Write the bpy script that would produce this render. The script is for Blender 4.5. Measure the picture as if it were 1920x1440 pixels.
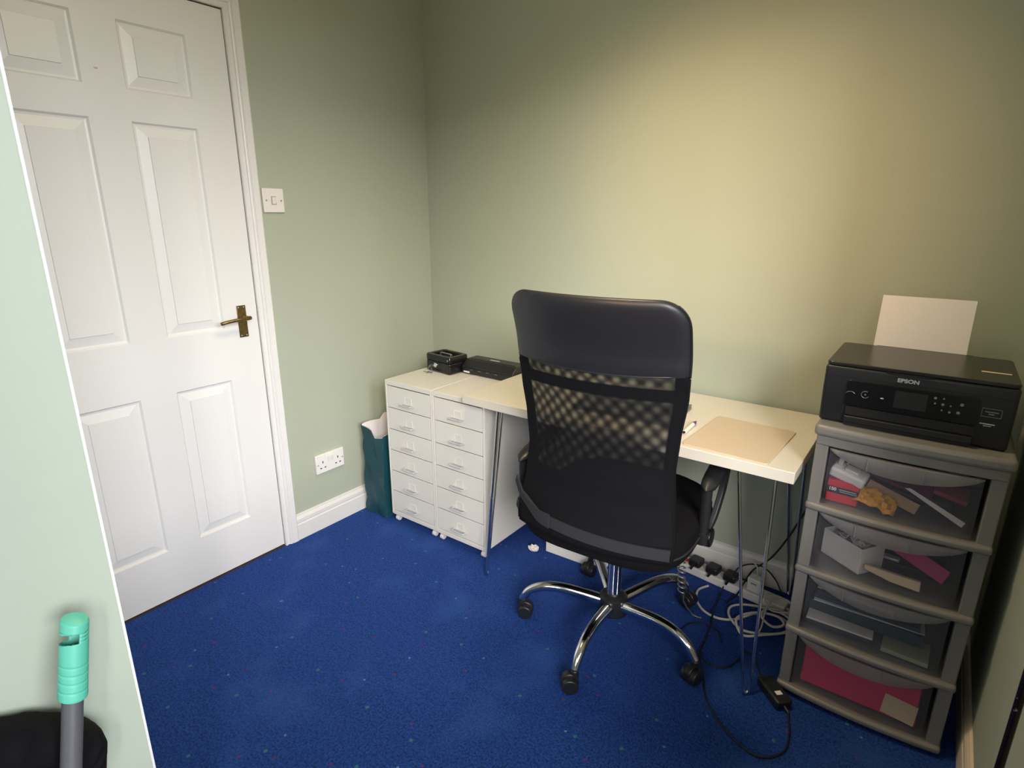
import bpy, bmesh, math, random
from mathutils import Vector, Matrix
random.seed(7)
for o in list(bpy.data.objects): bpy.data.objects.remove(o, do_unlink=True)
sc = bpy.context.scene
COL = sc.collection
PI = math.pi

# ------------------------------------------------------------------ camera, world, light
W, ROOM_Y, H = 2.30, -3.40, 2.40
def make_camera():
    cd = bpy.data.cameras.new('camera'); co = bpy.data.objects.new('camera', cd); COL.objects.link(co)
    yaw, pitch, roll, f = 0.6355, -0.2827, 0.0029, 1088.96
    cy, sy, cp, sp = math.cos(yaw), math.sin(yaw), math.cos(pitch), math.sin(pitch)
    fw = Vector((-sy*cp, cy*cp, sp)); rt = Vector((cy, sy, 0)); up = rt.cross(fw)
    c, s = math.cos(roll), math.sin(roll)
    R = c*rt + s*up; U = -s*rt + c*up
    m = Matrix((R, U, -fw)).transposed().to_4x4(); m.translation = (2.057, -2.1084, 1.341)
    co.matrix_world = m
    cd.sensor_fit = 'HORIZONTAL'; cd.sensor_width = 36.0; cd.lens = f/1920*36
    cd.clip_start = 0.02
    sc.camera = co
make_camera()

world = bpy.data.worlds.new('world'); sc.world = world; world.use_nodes = True
world.node_tree.nodes['Background'].inputs[0].default_value = (0.72, 0.82, 1.0, 1)
world.node_tree.nodes['Background'].inputs[1].default_value = 0.35
sc.view_settings.view_transform = 'Standard'; sc.view_settings.look = 'None'
sc.view_settings.gamma = 1.0; sc.view_settings.use_curve_mapping = False
sc.view_settings.exposure = 0.0

def look(o, target):
    o.rotation_euler = (Vector(target) - o.location).to_track_quat('-Z', 'Y').to_euler()
def area(name, loc, target, sx, sy, power, col, spread=180):
    l = bpy.data.lights.new(name, 'AREA'); l.shape = 'RECTANGLE'; l.size = sx; l.size_y = sy
    l.energy = power; l.color = col; l.spread = math.radians(spread)
    o = bpy.data.objects.new(name, l); COL.objects.link(o); o.location = loc; look(o, target); return o
# daylight from the sky outside the window in the right wall (beside / behind the camera)
area('daylight', (9.0, -2.90, 3.60), (0.3, -1.2, 0.9), 4.0, 3.4, 1050, (0.95, 0.98, 1.0))
# added fill through a made-up rear window, brightens desk and back wall
area('fill_rear', (3.70, -9.0, 3.50), (1.0, 0, 0.8), 5.0, 3.6, 260, (1.0, 0.96, 0.90))
area('daylight_side', (6.8, -6.6, 4.10), (0.9, -0.5, 0.9), 3.4, 3.0, 1560, (1.0, 0.96, 0.90))  # extra sky patch beyond the right wall window, added to brighten cabinet fronts
# warm lamp glow on the back wall
l = bpy.data.lights.new('lamp_glow', 'SPOT'); l.energy = 52; l.color = (1.0, 0.54, 0.20)
l.spot_size = math.radians(44); l.spot_blend = 1.0; l.shadow_soft_size = 0.05
o = bpy.data.objects.new('lamp_glow', l); COL.objects.link(o); o.location = (1.50, -2.0, 1.50); look(o, (1.50, 0, 1.42))
l = bpy.data.lights.new('room_fill', 'POINT'); l.energy = 7.5; l.color = (1.0, 0.84, 0.56); l.shadow_soft_size = 0.15  # unseen warm fill added to lift the upper walls and door top
o = bpy.data.objects.new('room_fill', l); COL.objects.link(o); o.location = (1.15, -1.25, 2.15)
# ceiling downlight of the room (warm)
l = bpy.data.lights.new('ceiling_downlight', 'SPOT'); l.energy = 60; l.color = (1.0, 0.76, 0.46); l.shadow_soft_size = 0.10
l.spot_size = math.radians(140); l.spot_blend = 1.0
o = bpy.data.objects.new('ceiling_downlight', l); COL.objects.link(o); o.location = (1.25, -0.80, 2.36); look(o, (1.25, -0.7, 0))

# ------------------------------------------------------------------ materials
def lin(r, g, b):
    f = lambda v: (v/255/12.92) if v/255 <= 0.04045 else ((v/255+0.055)/1.055)**2.4
    return (f(r), f(g), f(b), 1)
def mat(name, col, rough=0.5, metal=0.0, spec=0.5, noise=None, bump=None, coat=0.0):
    m = bpy.data.materials.new(name); m.use_nodes = True; nt = m.node_tree; b = nt.nodes['Principled BSDF']
    b.inputs['Base Color'].default_value = col; b.inputs['Roughness'].default_value = rough
    b.inputs['Metallic'].default_value = metal; b.inputs['Specular IOR Level'].default_value = spec
    b.inputs['Coat Weight'].default_value = coat
    tc = nt.nodes.new('ShaderNodeTexCoord')
    if noise:            # (scale, amount)
        n = nt.nodes.new('ShaderNodeTexNoise'); n.inputs['Scale'].default_value = noise[0]; n.inputs['Detail'].default_value = 5
        nt.links.new(tc.outputs['Object'], n.inputs['Vector'])
        mx = nt.nodes.new('ShaderNodeMix'); mx.data_type = 'RGBA'
        a = noise[1]
        mx.inputs[6].default_value = tuple(max(0, c*(1-a)) for c in col[:3])+(1,)
        mx.inputs[7].default_value = tuple(min(1, c*(1+a)) for c in col[:3])+(1,)
        nt.links.new(n.outputs['Fac'], mx.inputs[0]); nt.links.new(mx.outputs[2], b.inputs['Base Color'])
    if bump:             # (scale, strength, distance)
        n = nt.nodes.new('ShaderNodeTexNoise'); n.inputs['Scale'].default_value = bump[0]; n.inputs['Detail'].default_value = 6
        nt.links.new(tc.outputs['Object'], n.inputs['Vector'])
        bp = nt.nodes.new('ShaderNodeBump'); bp.inputs['Strength'].default_value = bump[1]; bp.inputs['Distance'].default_value = bump[2]
        nt.links.new(n.outputs['Fac'], bp.inputs['Height']); nt.links.new(bp.outputs['Normal'], b.inputs['Normal'])
    return m
M = {}
M['wall'] = mat('sage_paint', lin(169, 175, 156), 0.75, noise=(3, 0.02), bump=(90, 0.12, 0.002))
M['ceiling'] = mat('ceiling_paint', lin(225, 222, 210), 0.9, noise=(4, 0.02))
M['gloss'] = mat('white_gloss', lin(226, 224, 221), 0.35, noise=(6, 0.015), bump=(160, 0.05, 0.001))
M['skirt'] = mat('skirting_white', lin(222, 219, 214), 0.4, noise=(8, 0.03))
M['brass'] = mat('aged_brass', lin(126, 108, 70), 0.35, 0.9, noise=(90, 0.45))
M['plastic_white'] = mat('white_plastic', lin(228, 224, 218), 0.35, noise=(12, 0.01))
M['cab'] = mat('white_steel', lin(224, 221, 213), 0.4, noise=(5, 0.01))
M['chrome'] = mat('chrome', lin(225, 225, 228), 0.12, 1.0, noise=(30, 0.03))
M['steel'] = mat('satin_steel', lin(190, 190, 188), 0.28, 1.0, noise=(40, 0.05))
M['card'] = mat('white_card', lin(230, 227, 220), 0.8, noise=(20, 0.02))
M['black'] = mat('black_plastic', lin(30, 31, 34), 0.38, noise=(30, 0.08), bump=(500, 0.08, 0.0004))
M['blackgloss'] = mat('black_enamel', lin(17, 18, 20), 0.22, noise=(30, 0.05))
M['dark'] = mat('dark_void', lin(10, 10, 12), 0.6, noise=(20, 0.1))
M['leather'] = mat('black_leatherette', lin(31, 31, 35), 0.42, noise=(40, 0.06), bump=(350, 0.12, 0.0006))
M['fabric'] = mat('black_fabric', lin(13, 13, 16), 0.9, spec=0.15, noise=(120, 0.12), bump=(700, 0.3, 0.0008))
M['strap'] = mat('charcoal_strap', lin(34, 34, 38), 0.85, noise=(150, 0.12), bump=(700, 0.3, 0.0008))
M['desk'] = mat('desk_white', lin(216, 210, 197), 0.38, noise=(4, 0.012))
M['mat'] = mat('beige_mat', lin(202, 184, 160), 0.6, noise=(25, 0.03))
M['teal'] = mat('teal_paper', lin(16, 66, 76), 0.5, noise=(9, 0.12), bump=(14, 0.35, 0.01))
M['paper'] = mat('white_paper', lin(232, 226, 222), 0.8, noise=(20, 0.01))
M['grey'] = mat('grey_tower_plastic', lin(122, 120, 117), 0.4, noise=(14, 0.04), bump=(260, 0.06, 0.0006))
M['printer'] = mat('printer_black', lin(24, 25, 28), 0.42, noise=(60, 0.08), bump=(900, 0.15, 0.0004))
M['printerlid'] = mat('printer_lid', lin(30, 29, 30), 0.28, noise=(60, 0.08), bump=(900, 0.1, 0.0003))
M['silver'] = mat('silver_print', lin(200, 202, 204), 0.3, 0.35, noise=(50, 0.03))
M['alu'] = mat('laptop_aluminium', lin(150, 150, 152), 0.38, 0.8, noise=(30, 0.03))
M['mint'] = mat('mint_rubber', lin(88, 182, 158), 0.45, noise=(30, 0.05), bump=(120, 0.05, 0.001))
M['pole'] = mat('grey_pole', lin(88, 88, 92), 0.42, 0.1, noise=(60, 0.06))
M['cablew'] = mat('cable_white', lin(205, 200, 188), 0.5, noise=(30, 0.03))
M['cableb'] = mat('cable_black', lin(14, 14, 18), 0.5, noise=(30, 0.05))
M['red'] = mat('red_card', lin(200, 46, 62), 0.5, noise=(20, 0.03))
M['navy'] = mat('navy_card', lin(30, 30, 50), 0.5, noise=(20, 0.03))
M['yellow'] = mat('yellow_cloth', lin(222, 160, 52), 0.7, noise=(20, 0.12), bump=(40, 0.3, 0.004))
M['kraft'] = mat('kraft_paper', lin(180, 148, 116), 0.75, noise=(20, 0.06))
M['purple'] = mat('purple_plastic', lin(70, 40, 120), 0.35, noise=(20, 0.04))
M['plum'] = mat('plum_card', lin(120, 60, 98), 0.5, noise=(20, 0.05))
M['magenta'] = mat('magenta_folder', lin(200, 40, 120), 0.45, noise=(16, 0.05))
M['pink'] = mat('pink_folder', lin(222, 44, 96), 0.5, noise=(12, 0.06))
M['cream'] = mat('cream_packet', lin(226, 202, 168), 0.7, noise=(16, 0.04))
M['tealdark'] = mat('dark_teal_folder', lin(30, 62, 74), 0.5, noise=(16, 0.06))
M['bluegrey'] = mat('blue_grey_book', lin(54, 60, 78), 0.5, noise=(16, 0.06))
M['wood'] = mat('threshold_wood', lin(70, 44, 30), 0.6, noise=(40, 0.3))
M['paleseal'] = mat('pale_timber', lin(222, 205, 182), 0.5, noise=(10, 0.04))

def rod_mat():
    m = mat('worn_dark_paint', lin(34, 22, 22), 0.22, 0.3)
    nt = m.node_tree; b = nt.nodes['Principled BSDF']; tc = nt.nodes['Texture Coordinate']
    n = nt.nodes.new('ShaderNodeTexNoise'); n.inputs['Scale'].default_value = 34; n.inputs['Detail'].default_value = 3
    r = nt.nodes.new('ShaderNodeValToRGB'); r.color_ramp.elements[0].position = 0.64; r.color_ramp.elements[1].position = 0.70
    r.color_ramp.elements[0].color = lin(34, 22, 22); r.color_ramp.elements[1].color = lin(190, 186, 176)
    nt.links.new(tc.outputs['Object'], n.inputs['Vector']); nt.links.new(n.outputs['Fac'], r.inputs[0]); nt.links.new(r.outputs[0], b.inputs['Base Color'])
    return m
M['rod'] = rod_mat()

def carpet_mat():
    m = bpy.data.materials.new('blue_carpet'); m.use_nodes = True; nt = m.node_tree; N = nt.nodes; L = nt.links
    b = N['Principled BSDF']; b.inputs['Roughness'].default_value = 0.95; b.inputs['Specular IOR Level'].default_value = 0.15
    b.inputs['Sheen Weight'].default_value = 0.25; b.inputs['Sheen Tint'].default_value = lin(120, 150, 230)
    tc = N.new('ShaderNodeTexCoord')
    def noise(s, d=4):
        n = N.new('ShaderNodeTexNoise'); n.inputs['Scale'].default_value = s; n.inputs['Detail'].default_value = d
        L.new(tc.outputs['Object'], n.inputs['Vector']); return n.outputs['Fac']
    def ramp(src, p0, c0, p1, c1):
        r = N.new('ShaderNodeValToRGB'); e = r.color_ramp.elements; e[0].position = p0; e[1].position = p1; e[0].color = c0; e[1].color = c1
        L.new(src, r.inputs[0]); return r.outputs[0]
    def mix(f, a, c, mode='MIX'):
        x = N.new('ShaderNodeMix'); x.data_type = 'RGBA'; x.blend_type = mode
        if isinstance(f, float): x.inputs[0].default_value = f
        else: L.new(f, x.inputs[0])
        for i, v in ((6, a), (7, c)):
            if isinstance(v, tuple): x.inputs[i].default_value = v
            else: L.new(v, x.inputs[i])
        return x.outputs[2]
    fine = ramp(noise(170, 3), 0.34, lin(7, 30, 84), 0.66, lin(36, 80, 162))
    mid = ramp(noise(60, 3), 0.35, lin(6, 30, 92), 0.65, lin(24, 60, 136))
    base = mix(0.3, fine, mid)
    worn = ramp(noise(4.5, 4), 0.52, (0, 0, 0, 1), 0.8, (1, 1, 1, 1))
    base = mix(worn, base, mix(0.5, base, lin(52, 90, 160)))
    # sparse coloured flecks woven in the pile
    def flecks(scale, thr, colour, off):
        mp = N.new('ShaderNodeMapping'); mp.inputs['Location'].default_value = (off, off*1.7, 0); L.new(tc.outputs['Object'], mp.inputs['Vector'])
        v = N.new('ShaderNodeTexVoronoi'); v.inputs['Scale'].default_value = scale; v.inputs['Randomness'].default_value = 0.85; v.voronoi_dimensions = '2D'
        L.new(mp.outputs[0], v.inputs['Vector'])
        lt = N.new('ShaderNodeMath'); lt.operation = 'LESS_THAN'; lt.inputs[1].default_value = thr; L.new(v.outputs['Distance'], lt.inputs[0])
        mu = N.new('ShaderNodeMath'); mu.operation = 'MULTIPLY'; mu.inputs[1].default_value = 0.5; L.new(lt.outputs[0], mu.inputs[0])
        return mu.outputs[0], colour
    for sc_, th, colr, off in ((5.2, 0.024, lin(120, 36, 70), 0.3), (4.6, 0.024, lin(64, 140, 120), 4.1), (3.4, 0.012, lin(130, 165, 200), 9.3)):
        f, c = flecks(sc_, th, colr, off); base = mix(f, base, c)
    L.new(base, b.inputs['Base Color'])
    bp = N.new('ShaderNodeBump'); bp.inputs['Strength'].default_value = 0.8; bp.inputs['Distance'].default_value = 0.006
    L.new(noise(190, 4), bp.inputs['Height']); L.new(bp.outputs['Normal'], b.inputs['Normal'])
    return m
M['carpet'] = carpet_mat()

def clear_mat(name, tint, alpha, rough=0.15):
    m = bpy.data.materials.new(name); m.use_nodes = True; nt = m.node_tree; N = nt.nodes; L = nt.links
    b = N['Principled BSDF']; b.inputs['Base Color'].default_value = tint; b.inputs['Roughness'].default_value = rough
    tr = N.new('ShaderNodeBsdfTransparent'); tr.inputs[0].default_value = (0.95, 0.95, 0.97, 1)
    mx = N.new('ShaderNodeMixShader')
    tc = N.new('ShaderNodeTexCoord'); n = N.new('ShaderNodeTexNoise'); n.inputs['Scale'].default_value = 6
    L.new(tc.outputs['Object'], n.inputs['Vector'])
    mr = N.new('ShaderNodeMapRange'); mr.inputs['To Min'].default_value = alpha*0.85; mr.inputs['To Max'].default_value = alpha*1.15
    L.new(n.outputs['Fac'], mr.inputs['Value']); L.new(mr.outputs[0], mx.inputs[0])
    L.new(tr.outputs[0], mx.inputs[1]); L.new(b.outputs[0], mx.inputs[2])
    L.new(mx.outputs[0], N['Material Output'].inputs['Surface'])
    return m
M['clear'] = clear_mat('clear_drawer_plastic', lin(140, 140, 150), 0.19, 0.12)
M['frost'] = clear_mat('frosted_drawer_lip', lin(160, 158, 158), 0.5, 0.3)
M['glass'] = clear_mat('window_glass', lin(220, 230, 235), 0.05, 0.02)

def mesh_mat(name, cell, thr):
    m = bpy.data.materials.new(name); m.use_nodes = True; nt = m.node_tree; N = nt.nodes; L = nt.links
    b = N['Principled BSDF']; b.inputs['Base Color'].default_value = lin(14, 14, 18); b.inputs['Roughness'].default_value = 0.8; b.inputs['Specular IOR Level'].default_value = 0.2
    tc = N.new('ShaderNodeTexCoord'); sp = N.new('ShaderNodeSeparateXYZ'); L.new(tc.outputs['Object'], sp.inputs[0])
    def mth(op, a, c=None):
        x = N.new('ShaderNodeMath'); x.operation = op
        for i, v in enumerate((a, c)):
            if v is None: continue
            if isinstance(v, (int, float)): x.inputs[i].default_value = v
            else: L.new(v, x.inputs[i])
        return x.outputs[0]
    s = mth('ADD', sp.outputs[0], sp.outputs[2]); d = mth('SUBTRACT', sp.outputs[0], sp.outputs[2])
    fu = mth('FRACT', mth('DIVIDE', s, cell)); fv = mth('FRACT', mth('DIVIDE', mth('ADD', d, 5.0), cell))
    hole = mth('MULTIPLY', mth('GREATER_THAN', fu, thr), mth('GREATER_THAN', fv, thr))
    tr = N.new('ShaderNodeBsdfTransparent'); mx = N.new('ShaderNodeMixShader')
    L.new(hole, mx.inputs[0]); L.new(b.outputs[0], mx.inputs[1]); L.new(tr.outputs[0], mx.inputs[2])
    L.new(mx.outputs[0], N['Material Output'].inputs['Surface'])
    return m
M['mesh_a'] = mesh_mat('black_mesh_weave', 0.0040, 0.45)
M['mesh_b'] = mesh_mat('black_mesh_weave_inner', 0.00372, 0.43)

# ------------------------------------------------------------------ mesh helpers
class MB:
    def __init__(s): s.bm = bmesh.new()
    def box(s, x0, x1, y0, y1, z0, z1, rot=None, about=None):
        g = bmesh.ops.create_cube(s.bm, size=1.0)['verts']
        bmesh.ops.scale(s.bm, vec=(abs(x1-x0), abs(y1-y0), abs(z1-z0)), verts=g)
        if rot: bmesh.ops.rotate(s.bm, cent=(0, 0, 0), matrix=rot, verts=g)
        bmesh.ops.translate(s.bm, vec=((x0+x1)/2, (y0+y1)/2, (z0+z1)/2), verts=g); return s
    def cyl(s, p0, p1, r0, r1=None, seg=20, caps=True):
        p0, p1 = Vector(p0), Vector(p1); r1 = r0 if r1 is None else r1; d = p1-p0
        g = bmesh.ops.create_cone(s.bm, cap_ends=caps, segments=seg, radius1=r0, radius2=r1, depth=d.length)['verts']
        bmesh.ops.rotate(s.bm, cent=(0, 0, 0), matrix=d.to_track_quat('Z', 'Y').to_matrix(), verts=g)
        bmesh.ops.translate(s.bm, vec=(p0+p1)/2, verts=g); return s
    def sphere(s, c, r, sx=1, sy=1, sz=1, seg=16):
        g = bmesh.ops.create_uvsphere(s.bm, u_segments=seg, v_segments=seg//2+2, radius=r)['verts']
        bmesh.ops.scale(s.bm, vec=(sx, sy, sz), verts=g); bmesh.ops.translate(s.bm, vec=c, verts=g); return s
    def tube(s, pts, r, seg=10, closed=False, flat=None):
        """sweep; r number or list; flat=(half width, half thick, width direction) for straps"""
        P = [Vector(p) for p in pts]; n = len(P); rings = []; prev = None
        for i, p in enumerate(P):
            a = P[(i-1) % n] if (closed or i > 0) else p; b = P[(i+1) % n] if (closed or i < n-1) else p
            t = (b-a); t = t.normalized() if t.length > 1e-9 else Vector((0, 0, 1))
            if prev is None:
                ref = Vector((0, 0, 1)) if abs(t.z) < 0.9 else Vector((1, 0, 0)); u = t.cross(ref).normalized()
            else: u = (prev - t*prev.dot(t)).normalized()
            prev = u; v = t.cross(u); rr = r[i] if isinstance(r, (list, tuple)) else r
            if flat:
                wd = Vector(flat[2]); wd = (wd - t*wd.dot(t)).normalized(); td = t.cross(wd)
                k = flat[0][i] if isinstance(flat[0], (list, tuple)) else flat[0]
                rings.append([s.bm.verts.new(p + wd*k*a_ + td*flat[1]*b_) for a_, b_ in ((-1, -1), (1, -1), (1, 1), (-1, 1))])
            else: rings.append([s.bm.verts.new(p + (u*math.cos(2*PI*k/seg) + v*math.sin(2*PI*k/seg))*rr) for k in range(seg)])
        m = len(rings[0])
        for i in range(n if closed else n-1):
            A, B = rings[i], rings[(i+1) % n]
            for k in range(m):
                s.bm.faces.new((A[k], A[(k+1) % m], B[(k+1) % m], B[k]))
        if not closed:
            s.bm.faces.new(list(reversed(rings[0]))); s.bm.faces.new(rings[-1])
        return s
    def prism(s, poly, axis, a0, a1):
        """poly 2D outline extruded along axis ('x': poly=(y,z), 'y': (x,z), 'z': (x,y))"""
        def P(q, a): return {'x': (a, q[0], q[1]), 'y': (q[0], a, q[1]), 'z': (q[0], q[1], a)}[axis]
        A = [s.bm.verts.new(P(q, a0)) for q in poly]; B = [s.bm.verts.new(P(q, a1)) for q in poly]; n = len(poly)
        s.bm.faces.new(A); s.bm.faces.new(list(reversed(B)))
        for k in range(n): s.bm.faces.new((A[k], B[k], B[(k+1) % n], A[(k+1) % n]))
        return s
    def grid(s, rows, close_u=False):
        V = [[s.bm.verts.new(p) for p in r] for r in rows]
        for i in range(len(V)-1):
            for j in range(len(V[0])-1 + (1 if close_u else 0)):
                k = (j+1) % len(V[0]); s.bm.faces.new((V[i][j], V[i][k], V[i+1][k], V[i+1][j]))
        return V
    def build(s, name, m, parent=None, bevel=0, seg=2, smooth=35, solid=0, subd=0, loc=None, rot=None):
        bmesh.ops.remove_doubles(s.bm, verts=s.bm.verts, dist=1e-6)
        bmesh.ops.recalc_face_normals(s.bm, faces=s.bm.faces)
        me = bpy.data.meshes.new(name); s.bm.to_mesh(me); s.bm.free()
        me.materials.append(M[m] if isinstance(m, str) else m)
        if smooth:
            me.shade_smooth(); me.set_sharp_from_angle(angle=math.radians(smooth))
        o = bpy.data.objects.new(name, me); COL.objects.link(o)
        if parent is not None: o.parent = parent
        if loc: o.location = loc
        if rot: o.rotation_euler = rot
        if solid:
            d = o.modifiers.new('solid', 'SOLIDIFY'); d.thickness = abs(solid); d.offset = 0
        if subd:
            d = o.modifiers.new('sub', 'SUBSURF'); d.levels = subd; d.render_levels = subd
        if bevel:
            d = o.modifiers.new('bevel', 'BEVEL'); d.width = bevel; d.segments = seg; d.limit_method = 'ANGLE'; d.angle_limit = math.radians(40)
            d.harden_normals = False
        return o
def curve_pts(P, n=8, closed=False):
    """Catmull-Rom through points"""
    P = [Vector(p) for p in P]; out = []; m = len(P)
    rng = range(m if closed else m-1)
    for i in rng:
        g = (lambda k: P[k % m]) if closed else (lambda k: P[min(max(k, 0), m-1)])
        p0, p1, p2, p3 = g(i-1), g(i), g(i+1), g(i+2)
        for k in range(n):
            t = k/n
            out.append(0.5*((2*p1) + (-p0+p2)*t + (2*p0-5*p1+4*p2-p3)*t*t + (-p0+3*p1-3*p2+p3)*t**3))
    if not closed: out.append(P[-1])
    return out
def tag(o, label=None, cat=None, group=None, kind=None):
    if label: o['label'] = label
    if cat: o['category'] = cat
    if group: o['group'] = group
    if kind: o['kind'] = kind
    return o
def thing(name, label, cat, loc=(0, 0, 0), rz=0, group=None):
    o = bpy.data.objects.new(name, None); COL.objects.link(o); o.location = loc; o.rotation_euler = (0, 0, rz); o.empty_display_size = 0.1
    return tag(o, label, cat, group)
def copy_tree(o, parent=None):
    c = o.copy(); COL.objects.link(c); c.parent = parent
    for ch in list(o.children): copy_tree(ch, c)
    return c
def lettering(text, size, m, parent, loc, rot, name='lettering', bold=0.0, sx=1.0):
    cu = bpy.data.curves.new('t', 'FONT'); cu.body = text; cu.size = size; cu.extrude = 0.0003; cu.offset = bold
    cu.align_x = 'CENTER'; cu.align_y = 'CENTER'
    t = bpy.data.objects.new('t', cu); COL.objects.link(t)
    bpy.context.view_layer.update()
    me = bpy.data.meshes.new_from_object(t.evaluated_get(bpy.context.evaluated_depsgraph_get()))
    bpy.data.objects.remove(t); me.name = name; me.materials.clear(); me.materials.append(M[m])
    o = bpy.data.objects.new(name, me); COL.objects.link(o); o.parent = parent; o.location = loc; o.rotation_euler = rot; o.scale = (sx, 1, 1)
    return o
def rrect(x0, x1, y0, y1, r, n=5):
    out = []
    for cx, cy, a in ((x1-r, y1-r, 0), (x0+r, y1-r, 90), (x0+r, y0+r, 180), (x1-r, y0+r, 270)):
        for k in range(n+1):
            t = math.radians(a + 90*k/n); out.append((cx + r*math.cos(t), cy + r*math.sin(t)))
    return out

# ------------------------------------------------------------------ the room
YL, YH, DH = -0.934, -1.696, 1.985      # door leaf: latch edge, hinge edge, height
def struct(o, label=None, cat=None): return tag(o, label, cat, kind='structure')
struct(MB().box(-0.25, W+0.1, ROOM_Y-0.1, 0.1, -0.05, 0).build('floor', 'carpet', smooth=0), 'deep blue carpet with sparse red and green flecks', 'floor')
struct(MB().box(-0.12, W+0.1, ROOM_Y-0.1, 0.1, H, H+0.05).build('ceiling', 'ceiling', smooth=0), 'plain pale painted ceiling', 'ceiling')
struct(MB().box(-0.1, W+0.1, 0, 0.1, 0, H).build('wall_back', 'wall', smooth=0), 'long sage green wall behind the desk', 'wall')
b = MB(); b.box(-0.1, 0, YL+0.003, 0, 0, H); b.box(-0.1, 0, ROOM_Y, YH-0.003, 0, H); b.box(-0.1, 0, YH-0.003, YL+0.003, DH+0.004, H)
struct(b.build('wall_left', 'wall', smooth=0), 'sage green wall holding the white panelled door', 'wall')
WY0, WY1, WZ0, WZ1 = -2.66, -1.02, 0.70, 2.12
FX0, FX1 = 1.10, 2.24
b = MB(); b.box(W, W+0.1, WY1, 0, 0, H); b.box(W, W+0.1, ROOM_Y, WY0, 0, H); b.box(W, W+0.1, WY0, WY1, 0, WZ0); b.box(W, W+0.1, WY0, WY1, WZ1, H)
struct(b.build('wall_right', 'wall', smooth=0), 'sage green wall beside the grey drawer tower', 'wall')
b = MB(); b.box(-0.1, FX0, ROOM_Y-0.1, ROOM_Y, 0, H); b.box(FX1, W+0.1, ROOM_Y-0.1, ROOM_Y, 0, H); b.box(FX0, FX1, ROOM_Y-0.1, ROOM_Y, 0, WZ0); b.box(FX0, FX1, ROOM_Y-0.1, ROOM_Y, WZ1, H)
struct(b.build('wall_front', 'wall', smooth=0))
STX, STY = 1.20, -1.876
struct(MB().box(0, STX, -2.75, STY, 0, H).build('wall_partition', mat('pale_partition_paint', lin(174, 183, 166), 0.7, noise=(3, 0.02), bump=(24, 0.22, 0.004)), smooth=0, bevel=0.002), 'pale green rough plaster wall return nearest the camera', 'wall')
struct(MB().box(STX-0.0030, STX+0.0008, STY-0.0006, STY+0.0026, 0, H).build('trim_1', 'gloss'), 'white corner strip on the edge of the near wall', 'corner strip')
struct(MB().box(-0.18, -0.12, YH-0.1, YL+0.1, -0.05, H).build('wall_light_block', 'wall', smooth=0))  # unseen panel added behind the door to stop light leaking under it
struct(MB().box(-0.12, 0.004, YH, YL, -0.002, 0.0035).build('trim_2', 'wood'), 'thin brown threshold strip under the door', 'threshold')
def window(name, label, loc, hw, rz):
    win = thing(name, label, 'window', loc, rz); struct(win); hh = (WZ1-WZ0)/2
    b = MB()
    for a0, a1, c0, c1 in ((-hw, hw, -hh, -hh+0.05), (-hw, hw, hh-0.05, hh), (-hw, -hw+0.05, -hh, hh), (hw-0.05, hw, -hh, hh), (-0.02, 0.02, -hh, hh)):
        b.box(-0.03, 0.03, a0, a1, c0, c1)
    b.build('window_frame', 'gloss', win)
    for s_ in (-1, 1):
        MB().box(-0.003, 0.003, min(s_*0.02, s_*(hw-0.05)), max(s_*0.02, s_*(hw-0.05)), -hh+0.05, hh-0.05).build('pane', 'glass', win)
window('window_1', 'white framed window in the right wall beside the camera', (W+0.05, (WY0+WY1)/2, (WZ0+WZ1)/2), (WY1-WY0)/2, 0)
window('window_rear_added', 'added white framed window behind the camera that lets fill light in', ((FX0+FX1)/2, ROOM_Y-0.05, (WZ0+WZ1)/2), (FX1-FX0)/2, PI/2)  # rear window added so fill light reaches the desk and back wall

struct(MB().tube(curve_pts([(STX+0.0002, -2.024, 1.36), (STX+0.0002, -2.020, 1.31), (STX+0.0002, -2.013, 1.27), (STX+0.0002, -2.012, 1.22), (STX+0.0002, -2.004, 1.18), (STX+0.0002, -1.997, 1.15)], 5), 0.00035, 5).build('trim_4', 'wall'), 'hairline crack in the plaster of the near wall', 'crack')
# skirting boards
SK = [(0, 0), (0.016, 0), (0.016, 0.070), (0.0125, 0.0735), (0.0125, 0.0765), (0.0145, 0.080), (0.0145, 0.094), (0.010, 0.103), (0.0075, 0.106), (0.0075, 0.1105), (0, 0.1135)]
AW = 0.0562
struct(MB().prism([(t, z) for t, z in SK], 'y', YL+AW, 0).build('baseboard_left', 'skirt', smooth=0), 'white moulded skirting under the double socket', 'skirting board')
struct(MB().prism([(-t, z) for t, z in SK], 'x', 0, W).build('baseboard_back', 'skirt', smooth=0), 'white moulded skirting along the wall under the desk', 'skirting board')
struct(MB().prism([(W-t*0.9, z) for t, z in SK], 'y', WY0, 0).build('baseboard_right', 'paleseal', smooth=0), 'cream skirting board at the foot of the right wall', 'skirting board')
# architrave swept round the doorway (one moulding)
prof = [(0, 0), (0, 0.010), (0.003, 0.0125), (0.006, 0.0125), (0.0085, 0.0095), (0.0175, 0.0105), (0.020, 0.015), (0.0235, 0.0165), (0.0265, 0.0155), (0.028, 0.013), (0.031, 0.018), (0.052, 0.019), (AW, 0.016), (AW, 0)]
b = MB()
rows = []
for d, t in prof:
    rows.append([(t, YL+0.002+d*1, 0), (t, YL+0.002+d, DH+0.004+d), (t, YH-0.002-d, DH+0.004+d), (t, YH-0.002-d, 0)])
b.grid(rows)
struct(b.build('trim_3', 'gloss', smooth=25), 'white moulded frame around the panelled door', 'door frame')

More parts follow.
